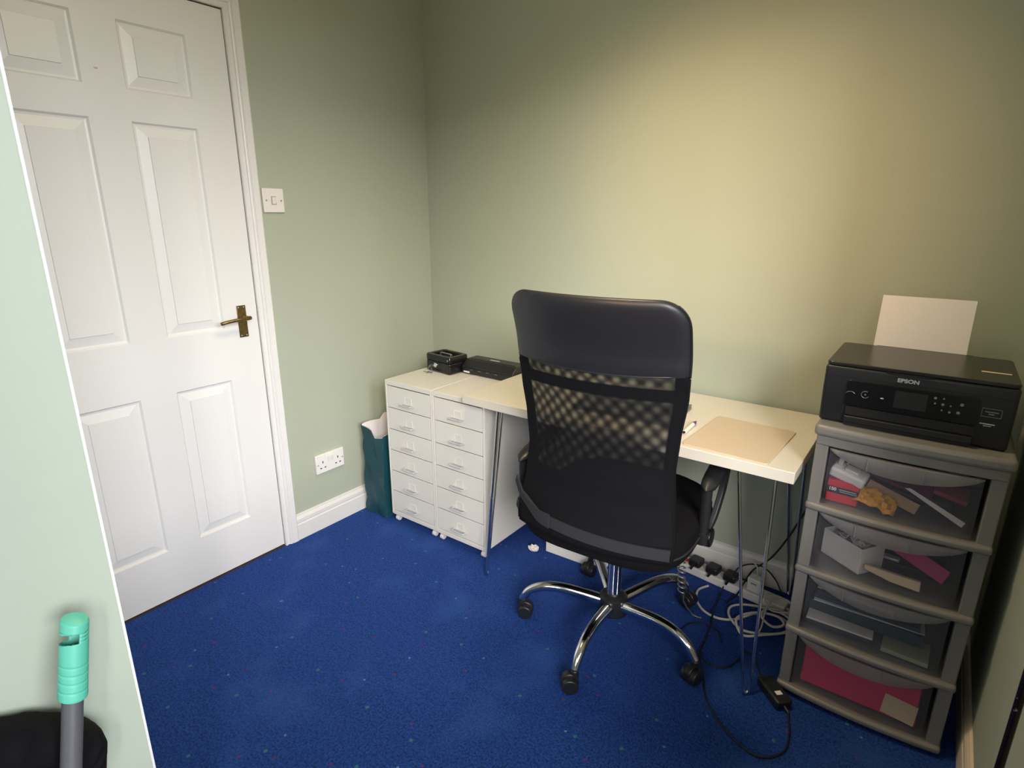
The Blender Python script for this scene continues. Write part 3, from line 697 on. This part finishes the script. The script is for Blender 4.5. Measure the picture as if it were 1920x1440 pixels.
for i in range(4):
    z0, z1 = ZR[i]+0.023, tops[i]-0.004; x0, x1 = -hx+0.034, hx-0.040; yf = -hy_+0.002
    b = MB(); n = 12; th = 0.002
    # front panel, slightly bowed, with side walls and floor
    bow = 0.010
    fr_ = [(x0+(x1-x0)*k/n, yf - bow*(1-(2*k/n-1)**2)) for k in range(n+1)]
    b.grid([[(x, y, z) for x, y in fr_] for z in (z0, (z0+z1)/2, z1)])
    b.grid([[(x0, yf, z), (x0+0.006, hy_-0.02, z)] for z in (z0, z1-0.01)]); b.grid([[(x1, yf, z), (x1-0.006, hy_-0.02, z)] for z in (z0, z1-0.01)])
    b.grid([[(x0+0.006, hy_-0.02, z), (x1-0.006, hy_-0.02, z)] for z in (z0, z1-0.01)])
    b.grid([[(x0, yf, z0+0.001), (x1, yf, z0+0.001)], [(x0+0.006, hy_-0.02, z0+0.001), (x1-0.006, hy_-0.02, z0+0.001)]])
    dr = b.build('drawer', 'clear', tw, smooth=30)
    # arched frosted grip lip along the top of the front
    b = MB(); r0, r1, r2 = [], [], []
    for k in range(n*2+1):
        f = k/(n*2); x = x0+(x1-x0)*f; yb_ = yf - bow*(1-(2*f-1)**2); ar = (1-(2*f-1)**2)
        r0.append((x, yb_-0.0005, z1)); r1.append((x, yb_-0.012*ar**0.7-0.0012, z1-0.002)); r2.append((x, yb_-0.014*ar**0.7-0.0014, z1-0.004-0.036*ar**0.8))
    b.grid([r0, r1, r2]); lip = b.build('grip_lip', 'frost', dr, solid=0.0012, smooth=50)
    for kx in (-0.07, 0.045):
        xx = (x0+x1)/2+kx; MB().box(xx-0.0008, xx+0.0008, yf-bow-0.0165, yf-bow-0.013, z1-0.034, z1-0.004).build('rib', 'frost', lip)
# contents ------------------------------------------------------------
cx_, cy_ = (TX0+TX1)/2, (TY0+TY1)/2
yF = TY0                                # front plane of the drawers
def item(name, label, cat, mb, m, loc, rot=(0, 0, 0), bevel=0.001, group=None, solid=0, smooth=35):
    o = mb.build(name, m, None, bevel=bevel, loc=loc, rot=rot, solid=solid, smooth=smooth); return tag(o, label, cat, group)
F1 = ZR[3]+0.025
sb = thing('staple_box', 'red box with a navy band in the top clear drawer', 'box', (1.934, yF+0.045, F1), math.radians(-2))
MB().box(-0.036, 0.036, -0.022, 0.022, 0.0, 0.060).build('carton', 'red', sb, bevel=0.001)
bnd = MB().box(-0.0365, 0.0365, -0.0226, 0.0226, 0.024, 0.042).build('printed_band', 'navy', sb)
lettering('150', 0.012, 'paper', bnd, (-0.023, -0.0231, 0.035), (PI/2, 0, 0), bold=0.0004)
MB().box(-0.008, 0.032, -0.0233, -0.0228, 0.035, 0.0375).build('small_print', 'silver', bnd); MB().box(-0.006, 0.034, -0.0233, -0.0228, 0.030, 0.032).build('small_print', 'silver', bnd)
wp = thing('plug_adaptor', 'white plug adaptor with a cable lying on top of the red box', 'plug adaptor', (1.938, yF+0.050, F1+0.062), math.radians(-10))
wp.rotation_euler = (math.radians(14), math.radians(12), math.radians(-8))
MB().box(-0.042, 0.042, -0.024, 0.024, 0.0, 0.030).build('casing', 'plastic_white', wp, bevel=0.007, seg=3)
b = MB(); b.box(-0.034, -0.022, 0.0, 0.008, 0.030, 0.052); b.box(-0.012, 0.020, -0.012, 0.012, 0.030, 0.036); b.build('pins', 'plastic_white', wp, bevel=0.002)
b = MB(); b.tube(curve_pts([(-0.015, 0.01, 0.034), (0.0, 0.015, 0.056), (0.05, 0.02, 0.062), (0.10, 0.03, 0.045)], 6), 0.0028, 8); b.build('cable', 'cablew', wp)
def crumple(w, d, h, seed, n=9):
    r = random.Random(seed); b = MB()
    b.grid([[((j/n-0.5)*w + r.uniform(-1, 1)*w*0.02, (i/n-0.5)*d, h*(0.35*r.uniform(0, 1)+0.65*abs(math.sin(j*0.9+i*0.5)))*(1-abs(j/n-0.5))) for j in range(n+1)] for i in range(n+1)])
    return b
item('orange_cloth', 'orange crumpled cloth beside the red box in the top drawer', 'cloth', crumple(0.095, 0.05, 0.030, 3), 'yellow', (2.006, yF+0.042, F1+0.018), (math.radians(35), math.radians(14), 0), solid=0.0015, bevel=0)
item('brown_envelope', 'folded brown envelope leaning across the top drawer', 'envelope', MB().box(-0.060, 0.060, -0.002, 0.002, -0.014, 0.014), 'kraft', (2.040, yF+0.065, F1+0.034), (math.radians(-28), math.radians(16), math.radians(-8)))
item('paper_slip', 'long white paper slip standing diagonally in the top drawer', 'paper', MB().prism([(-0.070, 0.008), (0.070, -0.012), (0.072, 0.002), (-0.06, 0.014)], 'y', -0.0006, 0.0006), 'paper', (2.126, yF+0.052, F1+0.038), (math.radians(-20), math.radians(20), 0), bevel=0)
item('plum_notebook', 'thin plum coloured notebook lying behind the adaptor', 'notebook', MB().box(-0.085, 0.085, -0.05, 0.05, -0.004, 0.004), 'plum', (2.045, yF+0.145, F1+0.070), (math.radians(18), math.radians(12), math.radians(-6)))
item('navy_pouch', 'dark navy pouch filling the middle of the top drawer', 'pouch', MB().box(-0.10, 0.10, -0.055, 0.055, -0.015, 0.015), 'navy', (2.075, yF+0.165, F1+0.024), (0, math.radians(4), 0), bevel=0.012)
item('black_box', 'tall black box at the back of the top drawer', 'box', MB().box(-0.06, 0.06, -0.05, 0.05, 0, 0.115), 'black', (2.085, yF+0.285, F1+0.002), bevel=0.003)
item('pink_card_pack', 'pinkish red card pack at the right end of the top drawer', 'card pack', MB().box(-0.036, 0.036, -0.03, 0.03, -0.006, 0.006), mat('dusty_pink', lin(168, 72, 92), 0.5, noise=(20, 0.05)), (2.160, yF+0.140, F1+0.054), (math.radians(15), math.radians(12), 0))
item('clear_packet', 'crumpled clear packet high at the back right of the top drawer', 'packet', crumple(0.07, 0.05, 0.035, 9), mat('grey_packet', lin(150, 146, 140), 0.3, noise=(20, 0.1)), (2.160, yF+0.200, F1+0.090), (math.radians(40), 0, 0), solid=0.001, bevel=0)
F2 = ZR[2]+0.025
ob = thing('open_carton', 'open pale card box at the left of the second drawer', 'carton', (1.975, yF+0.094, F2), math.radians(-34))
b = MB(); b.box(-0.060, 0.060, -0.042, -0.040, 0, 0.075); b.box(-0.060, 0.060, 0.040, 0.042, 0, 0.075); b.box(-0.060, -0.058, -0.040, 0.040, 0, 0.075); b.box(0.058, 0.060, -0.040, 0.040, 0, 0.075); b.box(-0.060, 0.060, -0.042, 0.042, 0, 0.002)
b.build('carton_walls', 'card', ob)
item('label_sheets', 'loose paper sheets sticking out of the open pale box', 'paper', crumple(0.09, 0.05, 0.04, 12), 'paper', (1.975, yF+0.094, F2+0.052), (0, 0, math.radians(-34)), solid=0.001, bevel=0)
item('magenta_folder', 'magenta folder leaning diagonally across the second drawer', 'folder', MB().box(-0.128, 0.128, -0.003, 0.003, -0.019, 0.019), 'magenta', (2.072, yF+0.120, F2+0.070), (math.radians(-24), math.radians(13), math.radians(-25)))
item('cream_packet', 'long cream packet at the front of the second drawer', 'packet', MB().prism([(-0.062, 0.012), (0.062, 0.012), (0.064, -0.014), (0.0, -0.012), (-0.060, 0.0)], 'y', -0.008, 0.008), 'cream', (2.073, yF+0.028, F2+0.022), (math.radians(-12), math.radians(2), 0), bevel=0.002)
item('dark_notebook', 'dark notebook behind the cream packet in the second drawer', 'notebook', MB().box(-0.085, 0.085, -0.05, 0.05, 0, 0.018), 'navy', (2.105, yF+0.160, F2+0.002), bevel=0.002)
item('grey_remote', 'small grey slab resting on the dark notebook', 'remote control', MB().box(-0.025, 0.025, -0.010, 0.010, 0, 0.008), 'silver', (2.060, yF+0.125, F2+0.022), (0, 0, math.radians(-6)), bevel=0.002)
F3 = ZR[1]+0.025
cols3 = ['bluegrey', 'paper', 'tealdark', 'paper', 'tealdark', 'bluegrey', 'card']
labs3 = ['blue grey book at the bottom of the third drawer', 'pale pad second from the bottom in the third drawer', 'thick dark teal folder in the middle of the third drawer stack', 'thin white pad on the dark teal folder in the third drawer', 'thin teal folder near the top of the third drawer stack', 'blue grey notebook under the top pad in the third drawer', 'pale pad on top of the third drawer stack']
z = F3+0.001
for k, (c_, th) in enumerate(zip(cols3, (0.014, 0.006, 0.032, 0.003, 0.012, 0.012, 0.004))):
    item('stacked_book', labs3[k], 'book', MB().box(-0.140+0.003*k, 0.025 if k < 2 else 0.150-0.006*k, -0.10, 0.10, 0, th), c_, (2.035, yF+(0.125, 0.128, 0.165, 0.168, 0.172, 0.178, 0.180)[k], z), (0, 0, math.radians((-1, 1, -2, 2, -1, 2, -2)[k])), bevel=0.0012, group='flat books and pads in the third drawer'); z += th+0.0008
item('loose_pad', 'pale notepad at the front right of the third drawer', 'notepad', MB().box(-0.052, 0.052, -0.045, 0.045, 0, 0.012), mat('pale_sage_pad', lin(160, 164, 140), 0.7, noise=(20, 0.04)), (2.136, yF+0.062, F3+0.002), (0, 0, math.radians(-2)), bevel=0.001)
F4 = ZR[0]+0.025
pf = thing('pink_folder', 'bright pink folder standing at the front of the bottom drawer', 'folder', (2.050, yF+0.048, F4))
MB().box(-0.140, 0.140, -0.012, 0.012, 0, 0.130, rot=Matrix.Rotation(math.radians(-14), 3, 'X')).build('folder_cover', 'pink', pf, bevel=0.003)
MB().box(-0.038, 0.038, -0.0008, 0.0008, -0.027, 0.027, rot=Matrix.Rotation(math.radians(-14), 3, 'X') @ Matrix.Rotation(math.radians(5), 3, 'Y')).build('card_label', 'cream', pf, loc=(0.100, -0.0235, 0.036))
item('document_wallet', 'dark plum wallet lying behind the pink folder', 'document wallet', MB().box(-0.13, 0.13, -0.10, 0.10, 0, 0.05), 'plum', (2.045, yF+0.200, F4+0.002), bevel=0.003)

# ------------------------------------------------------------------ printer and paper
PX, PY = 2.041, -0.325
pr = thing('printer', 'black inkjet printer with silver lettering on the grey drawer tower', 'printer', (PX, PY, ZTOPT+0.001))
hw_, hd_, hh_ = 0.192, 0.150, 0.155
b = MB()
side = [(-hd_+0.006, 0.0), (hd_, 0.0), (hd_, hh_-0.006), (-hd_+0.0, hh_-0.006), (-hd_-0.002, 0.09)]
b.prism(side, 'x', -hw_, hw_)
b.build('body', 'printer', pr, bevel=0.007, seg=3)
b = MB(); b.prism(rrect(-hw_+0.001, hw_-0.001, -hd_+0.001, hd_-0.012, 0.014), 'z', hh_-0.006, hh_+0.003); b.build('scanner_lid', 'printerlid', pr, bevel=0.002)
yf = -hd_
b = MB(); b.box(-hw_+0.001, hw_-0.001, yf-0.0022, yf+0.004, 0.1235, 0.1245); b.build('lid_seam', 'dark', pr)
b = MB(); b.prism([(-0.048, 0.003)] + [(-0.048+0.096*k/10, 0.003-0.006*math.sin(PI*k/10)) for k in range(11)] + [(0.048, 0.0035)], 'y', yf-0.0035, yf+0.002); b.build('lid_notch', 'dark', pr, loc=(-0.015, 0, hh_-0.009), smooth=0)
cp_ = MB(); cp_.prism(rrect(-0.140, 0.128, 0.052, 0.118, 0.010), 'y', yf-0.0050, yf+0.002); cpo = cp_.build('control_panel', 'blackgloss', pr, bevel=0.0015)
MB().box(-0.035, 0.030, yf-0.0056, yf-0.0045, 0.066, 0.108).build('display', 'printer', cpo)
b = MB()
for px_, pz_, r_ in ((0.044, 0.104, 0.0030), (0.060, 0.105, 0.0019), (0.045, 0.091, 0.0022), (0.060, 0.091, 0.0030), (0.075, 0.090, 0.0020), (0.060, 0.077, 0.0020), (0.075, 0.075, 0.0026), (0.095, 0.097, 0.0036), (0.091, 0.077, 0.0036)):
    c = MB(); c.cyl((px_, yf-0.0048, pz_), (px_, yf-0.0060, pz_), r_, seg=12); c.build('button', 'alu', cpo)
pts = [(-0.096+0.0085*math.cos(math.radians(a)), yf-0.0056, 0.086+0.0085*math.sin(math.radians(a))) for a in range(60, 331, 18)]
MB().tube(pts, 0.0008, 6).build('button_ring', 'alu', cpo)
MB().sphere((-0.096, yf-0.0055, 0.086), 0.0022, seg=8).build('button', 'alu', cpo); MB().sphere((-0.060, yf-0.0055, 0.083), 0.0026, 1.5, 0.6, 0.7, 8).build('button', 'silver', cpo)
MB().tube([(-0.128+0.010*math.cos(math.radians(a)), yf-0.0056, 0.082+0.007*math.sin(math.radians(a))) for a in range(20, 161, 20)], 0.0007, 6).build('button_ring', 'alu', cpo)
MB().box(-0.134, 0.126, yf-0.0030, yf+0.010, 0.028, 0.050).build('output_slot', 'dark', pr)
b = MB(); b.box(-0.134, 0.126, yf-0.012, yf+0.004, 0.010, 0.026); b.build('output_tray', 'printer', pr, bevel=0.002)
b = MB(); b.box(-0.134, 0.126, yf-0.0035, yf+0.003, 0.001, 0.008); b.build('paper_cassette_gap', 'dark', pr)
lettering('EPSON', 0.0125, 'silver', pr, (-0.014, yf-0.0028, 0.133), (PI/2, 0, 0), bold=0.0005, sx=1.15)
b = MB()
for a0, a1, c0, c1 in ((0.132, 0.168, 0.0965, 0.0973), (0.132, 0.168, 0.0775, 0.0783), (0.132, 0.1328, 0.0775, 0.0973), (0.1672, 0.168, 0.0775, 0.0973)): b.box(a0, a1, yf-0.0032, yf-0.001, c0, c1)
b.build('badge_outline', 'alu', pr)
b = MB(); b.box(0.138, 0.162, yf-0.0031, yf-0.001, 0.0885, 0.0905); b.box(0.145, 0.155, yf-0.0031, yf-0.001, 0.083, 0.0855); b.build('badge_print', 'alu', pr)
b = MB(); b.box(0.133, 0.160, yf-0.0034, yf-0.001, 0.0600, 0.0618); b.box(0.140, 0.154, yf-0.0034, yf-0.001, 0.0560, 0.0572); b.build('caption_print', 'silver', pr)
MB().box(0.122, 0.178, -0.050, -0.040, hh_+0.0029, hh_+0.0034).build('lid_sticker', 'cream', pr)
b = MB(); b.box(-0.115, 0.115, hd_-0.010, hd_+0.012, 0.02, hh_-0.004); b.build('paper_feed', 'printer', pr, bevel=0.003)
MB().box(-0.11, 0.11, hd_-0.0035, hd_+0.006, hh_-0.006, hh_+0.0005).build('feed_slot', 'dark', pr)
ps = tag(MB().box(-0.107, 0.107, -0.0006, 0.0006, 0.0, 0.156).build('paper_sheet', 'paper', smooth=0, loc=(2.029, PY+hd_+0.004, ZTOPT+hh_-0.010), rot=(math.radians(-14), 0, 0)), 'blank white paper sheet standing in the back of the printer', 'paper')

# ------------------------------------------------------------------ under the desk
bx = thing('storage_box', 'low white box on the carpet under the desk behind the chair', 'box', (1.035, -0.214, 0), math.radians(2.5))
MB().box(-0.130, 0.130, -0.092, 0.110, 0.0, 0.085).build('box_body', 'card', bx, bevel=0.0015)
MB().box(-0.132, 0.132, -0.094, 0.112, 0.085, 0.100).build('lid', 'card', bx, bevel=0.0015)
o = MB(); r = random.Random(4); o.sphere((0, 0, 0.014), 0.014, 1.6, 1.2, 0.95, 14)
for v in o.bm.verts: v.co *= 1+r.uniform(-0.18, 0.18); v.co.z = max(0, v.co.z)
tag(o.build('crumpled_tissue', 'paper', smooth=0, loc=(0.868, -0.342, 0)), 'small crumpled white tissue on the carpet left of the white box', 'tissue')

ex = thing('extension_lead', 'white extension socket strip against the skirting under the desk', 'extension lead', (1.605, -0.105, 0), math.radians(-8))
MB().box(-0.21, 0.20, -0.030, 0.030, 0.001, 0.034, ).build('strip_body', 'plastic_white', ex, bevel=0.004, seg=3)
MB().box(-0.195, -0.180, -0.012, 0.006, 0.034, 0.039).build('power_switch', 'red', ex, bevel=0.001)
b = MB(); b.tube(curve_pts([(0.20, 0, 0.015), (0.235, 0.0, 0.012), (0.27, 0.012, 0.010)], 4), 0.005, 8); b.build('cord_grip', 'plastic_white', ex)
plabs = ['black plug nearest the chair caster on the white strip', 'middle black plug on the white strip', 'black plug next to the white charger on the strip']
pg = None
for k, xo in enumerate((-0.145, -0.075, -0.005)):
    c, s_ = math.cos(math.radians(-8)), math.sin(math.radians(-8)); loc = (1.605+xo*c, -0.105+xo*s_, 0.0355)
    if pg is None:
        pg = thing('power_plug', plabs[0], 'plug', loc, math.radians(-8), group='black plugs on the extension strip')
        MB().prism(rrect(-0.024, 0.024, -0.026, 0.024, 0.009), 'z', 0, 0.026).build('plug_body', 'black', pg, bevel=0.004)
        b = MB(); b.cyl((0, -0.024, 0.010), (0.002, -0.050, 0.004), 0.0065, 0.0045, 12); b.build('cable_boot', 'black', pg)
        q = pg
    else:
        q = copy_tree(pg); q.location = loc; tag(q, plabs[k])
wc = thing('usb_charger', 'white block charger plugged upright at the right of the strip', 'charger', (1.688, -0.117, 0.0345), math.radians(-8))
MB().box(-0.024, 0.024, -0.020, 0.020, 0, 0.052).build('charger_body', 'plastic_white', wc, bevel=0.005)
b = MB(); b.box(-0.010, 0.010, -0.0207, -0.0195, 0.032, 0.036); b.build('port', 'alu', wc)
b = MB(); b.tube(curve_pts([(0, 0.005, 0.052), (0, 0.006, 0.075), (-0.012, 0.020, 0.086), (-0.04, 0.040, 0.088)], 5), 0.0024, 8); b.build('charging_lead', 'cablew', wc)

def cable(name, label, pts, r, m, n=8):
    b = MB(); b.tube(curve_pts(pts, n), r, 10); return tag(b.build(name, m, smooth=60), label, 'cable')
z = 0.006
cable('mains_cable', 'thick white mains cable looped and coiled on the carpet under the desk', [
    (1.535, -0.158, 0.010), (1.512, -0.200, z), (1.528, -0.262, z), (1.570, -0.305, z), (1.622, -0.314, z), (1.672, -0.290, z+0.004), (1.715, -0.225, z+0.006),
    (1.760, -0.195, z+0.006), (1.805, -0.190, z+0.004), (1.83, -0.215, z), (1.815, -0.265, z), (1.765, -0.305, z), (1.705, -0.325, z), (1.655, -0.298, z+0.010), (1.640, -0.240, z+0.008), (1.672, -0.192, z+0.004), (1.735, -0.176, z+0.010),
    (1.800, -0.178, z+0.014), (1.840, -0.210, z+0.012), (1.830, -0.262, z+0.010), (1.775, -0.318, z+0.010), (1.715, -0.350, z), (1.680, -0.315, z+0.018), (1.690, -0.262, z+0.014), (1.735, -0.222, z+0.018), (1.790, -0.215, z+0.022), (1.815, -0.240, z+0.018),
    (1.785, -0.270, z+0.016), (1.745, -0.250, z+0.026), (1.755, -0.200, z+0.030), (1.812, -0.180, z+0.024), (1.842, -0.165, 0.012)], 0.0042, 'cablew')
cable('thin_white_cable', 'thin white cable tangled over the coil under the desk', [
    (1.800, -0.120, 0.042), (1.752, -0.125, 0.046), (1.735, -0.165, 0.040), (1.765, -0.205, 0.036), (1.812, -0.190, 0.040), (1.822, -0.150, 0.044), (1.790, -0.135, 0.050), (1.757, -0.170, 0.046), (1.752, -0.235, 0.038), (1.758, -0.300, 0.024), (1.750, -0.345, 0.012)], 0.0026, 'cablew')
cable('printer_power_cable', 'black cable rising from the carpet to the printer behind the tower', [
    (1.62, -0.215, 0.008), (1.640, -0.160, 0.020), (1.650, -0.110, 0.050), (1.665, -0.062, 0.080), (1.715, -0.045, 0.140), (1.760, -0.050, 0.240), (1.805, -0.045, 0.370), (1.850, -0.045, 0.520), (1.88, -0.06, 0.70), (1.90, -0.10, 0.835)], 0.0032, 'cableb')
cable('arched_black_cable', 'black cable arching over the plugs against the skirting', [
    (1.602, -0.125, 0.045), (1.618, -0.085, 0.082), (1.66, -0.060, 0.100), (1.705, -0.055, 0.095), (1.745, -0.055, 0.060), (1.775, -0.075, 0.020), (1.79, -0.11, 0.006)], 0.0026, 'cableb')
cable('adaptor_input_cable', 'black cable looping from the strip past the chair caster to the laptop adaptor', [
    (1.590, -0.164, 0.034), (1.590, -0.195, 0.010), (1.592, -0.250, 0.004), (1.602, -0.312, 0.017), (1.612, -0.36, 0.004), (1.622, -0.45, 0.004), (1.628, -0.52, 0.004), (1.668, -0.60, 0.004), (1.706, -0.685, 0.004), (1.770, -0.750, 0.004), (1.835, -0.785, 0.004), (1.885, -0.785, 0.004), (1.925, -0.735, 0.004), (1.925, -0.670, 0.004), (1.912, -0.618, 0.006), (1.905, -0.595, 0.012)], 0.0027, 'cableb')
cable('adaptor_output_cable', 'thin black cable curling on the carpet between chair base and desk leg', [
    (1.812, -0.512, 0.012), (1.800, -0.480, 0.004), (1.775, -0.440, 0.004), (1.742, -0.420, 0.004), (1.735, -0.472, 0.004), (1.712, -0.530, 0.004), (1.665, -0.548, 0.006), (1.628, -0.524, 0.012), (1.565, -0.500, 0.004), (1.540, -0.460, 0.004), (1.550, -0.400, 0.004), (1.590, -0.370, 0.004), (1.640, -0.375, 0.004), (1.665, -0.42, 0.004)], 0.0023, 'cableb')
pa = thing('power_adaptor', 'black laptop power adaptor with a white label on the carpet', 'power adaptor', (1.858, -0.553, 0), math.radians(-45))
MB().box(-0.052, 0.052, -0.024, 0.024, 0.001, 0.030).build('casing', 'black', pa, bevel=0.006, seg=3)
MB().box(0.012, 0.026, -0.009, 0.009, 0.0300, 0.0306).build('white_label', 'paper', pa)
b = MB(); b.cyl((0.052, 0, 0.013), (0.072, 0, 0.010), 0.005, 0.0035, 12); b.cyl((-0.052, 0, 0.013), (-0.066, 0, 0.010), 0.0045, 0.003, 12); b.build('cable_boot', 'black', pa)
# curled lead hanging by the far caster
cl = []
for k in range(91):
    a = k*2*PI/13; cl.append((1.487+0.012*math.cos(a)+0.018*k/90, -0.350+0.010*math.sin(a)-0.02*k/90, 0.215-0.120*k/90))
cable('coiled_lead', 'dark coiled lead hanging under the seat by the far right caster', [(1.470, -0.36, 0.385), (1.470, -0.36, 0.30), (1.490, -0.35, 0.225)] + cl + [(1.515, -0.37, 0.06), (1.545, -0.350, 0.006), (1.575, -0.345, 0.005)], 0.0028, 'alu', 2)

# ------------------------------------------------------------------ near left: broom and bag ; near right: rod
br = thing('broom', 'grey pole with a ribbed mint green grip leaning on the near wall', 'broom', (0, 0, 0))
top = Vector((1.262, -1.940, 0.859)); bot = Vector((1.437, -2.147, 0.092)); ax = (top-bot).normalized()
MB().cyl(bot, top - ax*0.070, 0.0112, 0.0112, 24).build('pole', 'pole', br, smooth=60)
def grip():
    b = MB(); rows = []; L0 = 0.090; prof = []
    zz = 0.0
    while zz <= L0:
        f = zz/L0; r = 0.0142 - 0.0006*f
        for c in (0.010, 0.020, 0.030, 0.040):
            if abs(zz-c) < 0.0011: r -= 0.0008
        for c in (0.070, 0.0745, 0.079):
            if abs(zz-c) < 0.0009: r -= 0.0006
        prof.append((zz, r)); zz += 0.00075
    n = 36
    for zz, r in prof:
        row = []
        for i in range(n):
            a = 2*PI*i/n; tilt = 0.0045*math.sin(a)
            row.append((r*math.cos(a)*1.02, r*math.sin(a), zz + tilt))
        rows.append(row)
    rows.append([(x*0.93, y*0.93, L0+0.0012+0.0045*math.sin(2*PI*i/n)) for i, (x, y, z) in enumerate(rows[-1])])
    V = b.grid(rows, True); b.bm.faces.new(V[0]); b.bm.faces.new(V[-1])
    # hanging slot: remove the skin on one side between two heights
    kill = []
    for f in b.bm.faces:
        c = f.calc_center_median()
        if 0.064 < c.z < 0.076 and c.x < -0.001 and len(f.verts) == 4: kill.append(f)
    bmesh.ops.delete(b.bm, geom=kill, context='FACES')
    o = b.build('grip', 'mint', br, smooth=50, solid=0.0022)
    o.location = top - ax*0.090
    q = ax.to_track_quat('Z', 'Y'); o.rotation_euler = (q.to_matrix() @ Matrix.Rotation(math.radians(GR), 3, 'Z')).to_euler()
GR = 235
grip()
b = MB(); hb = Vector((bot.x+0.008, bot.y-0.01, 0.055)); b.box(hb.x-0.025, hb.x+0.025, hb.y-0.12, hb.y+0.12, 0.05, 0.085); b.build('broom_head', 'mint', br, bevel=0.008)
b = MB(); b.box(hb.x-0.028, hb.x+0.028, hb.y-0.125, hb.y+0.125, 0.0, 0.05); b.build('bristles', 'pole', br)

bg = thing('black_bag', 'tall black fabric bag with a curved zip behind the broom', 'bag', (STX+0.004, -2.12, 0))
def bag():
    out = [(-0.18, 0.0), (-0.185, 0.30), (-0.18, 0.60), (-0.150, 0.700), (-0.075, 0.752), (0.02, 0.772), (0.085, 0.768), (0.125, 0.752), (0.160, 0.722), (0.182, 0.692), (0.186, 0.672), (0.178, 0.640), (0.165, 0.600), (0.160, 0.30), (0.155, 0.0)]
    P_ = curve_pts([(0, y, z-0.014 if z > 0.5 else z) for y, z in out], 6); c = Vector((0, -0.01, 0.40)); rows = []
    for x, k in ((0.0, 0.93), (0.004, 0.97), (0.016, 0.995), (0.034, 1.0), (0.050, 0.992), (0.062, 0.965), (0.068, 0.92), (0.070, 0.85)):
        rows.append([(x + 0.002*math.sin(i*1.3), c.y+(p.y-c.y)*k, max(0.0, c.z+(p.z-c.z)*(1-(1-k)*0.6))) for i, p in enumerate(P_)])
    b = MB(); V = b.grid(rows, True); b.bm.faces.new(V[0]); b.bm.faces.new(V[-1]); b.build('bag_body', 'fabric', bg, smooth=60)
    pts = [(0.0705, y, z) for y, z in ((-0.15, 0.55), (-0.135, 0.63), (-0.08, 0.69), (0.0, 0.712), (0.07, 0.708), (0.115, 0.690), (0.140, 0.655), (0.145, 0.60))]
    MB().tube(curve_pts(pts, 6), 0.0035, 8).build('zip', 'dark', bg)
    MB().tube(curve_pts([(0.033, 0.00, 0.765), (0.033, 0.02, 0.782), (0.033, 0.06, 0.782), (0.033, 0.085, 0.762)], 6), 0, flat=(0.012, 0.002, (1, 0, 0))).build('grab_handle', 'strap', bg)
    b = MB(); b.cyl((0.069, 0.100, 0.672), (0.074, 0.100, 0.672), 0.011, 0.009, 20); b.build('round_badge', 'mat', bg, bevel=0.001)
bag()

rd = tag(MB().tube([(2.268, -1.008, 0.0), (2.268, -1.008, 0.62), (2.268, -1.008, 1.20)], 0.0062, 14).build('upright_rod', 'rod', smooth=60), 'thin dark upright rod with worn paint by the right wall', 'rod')
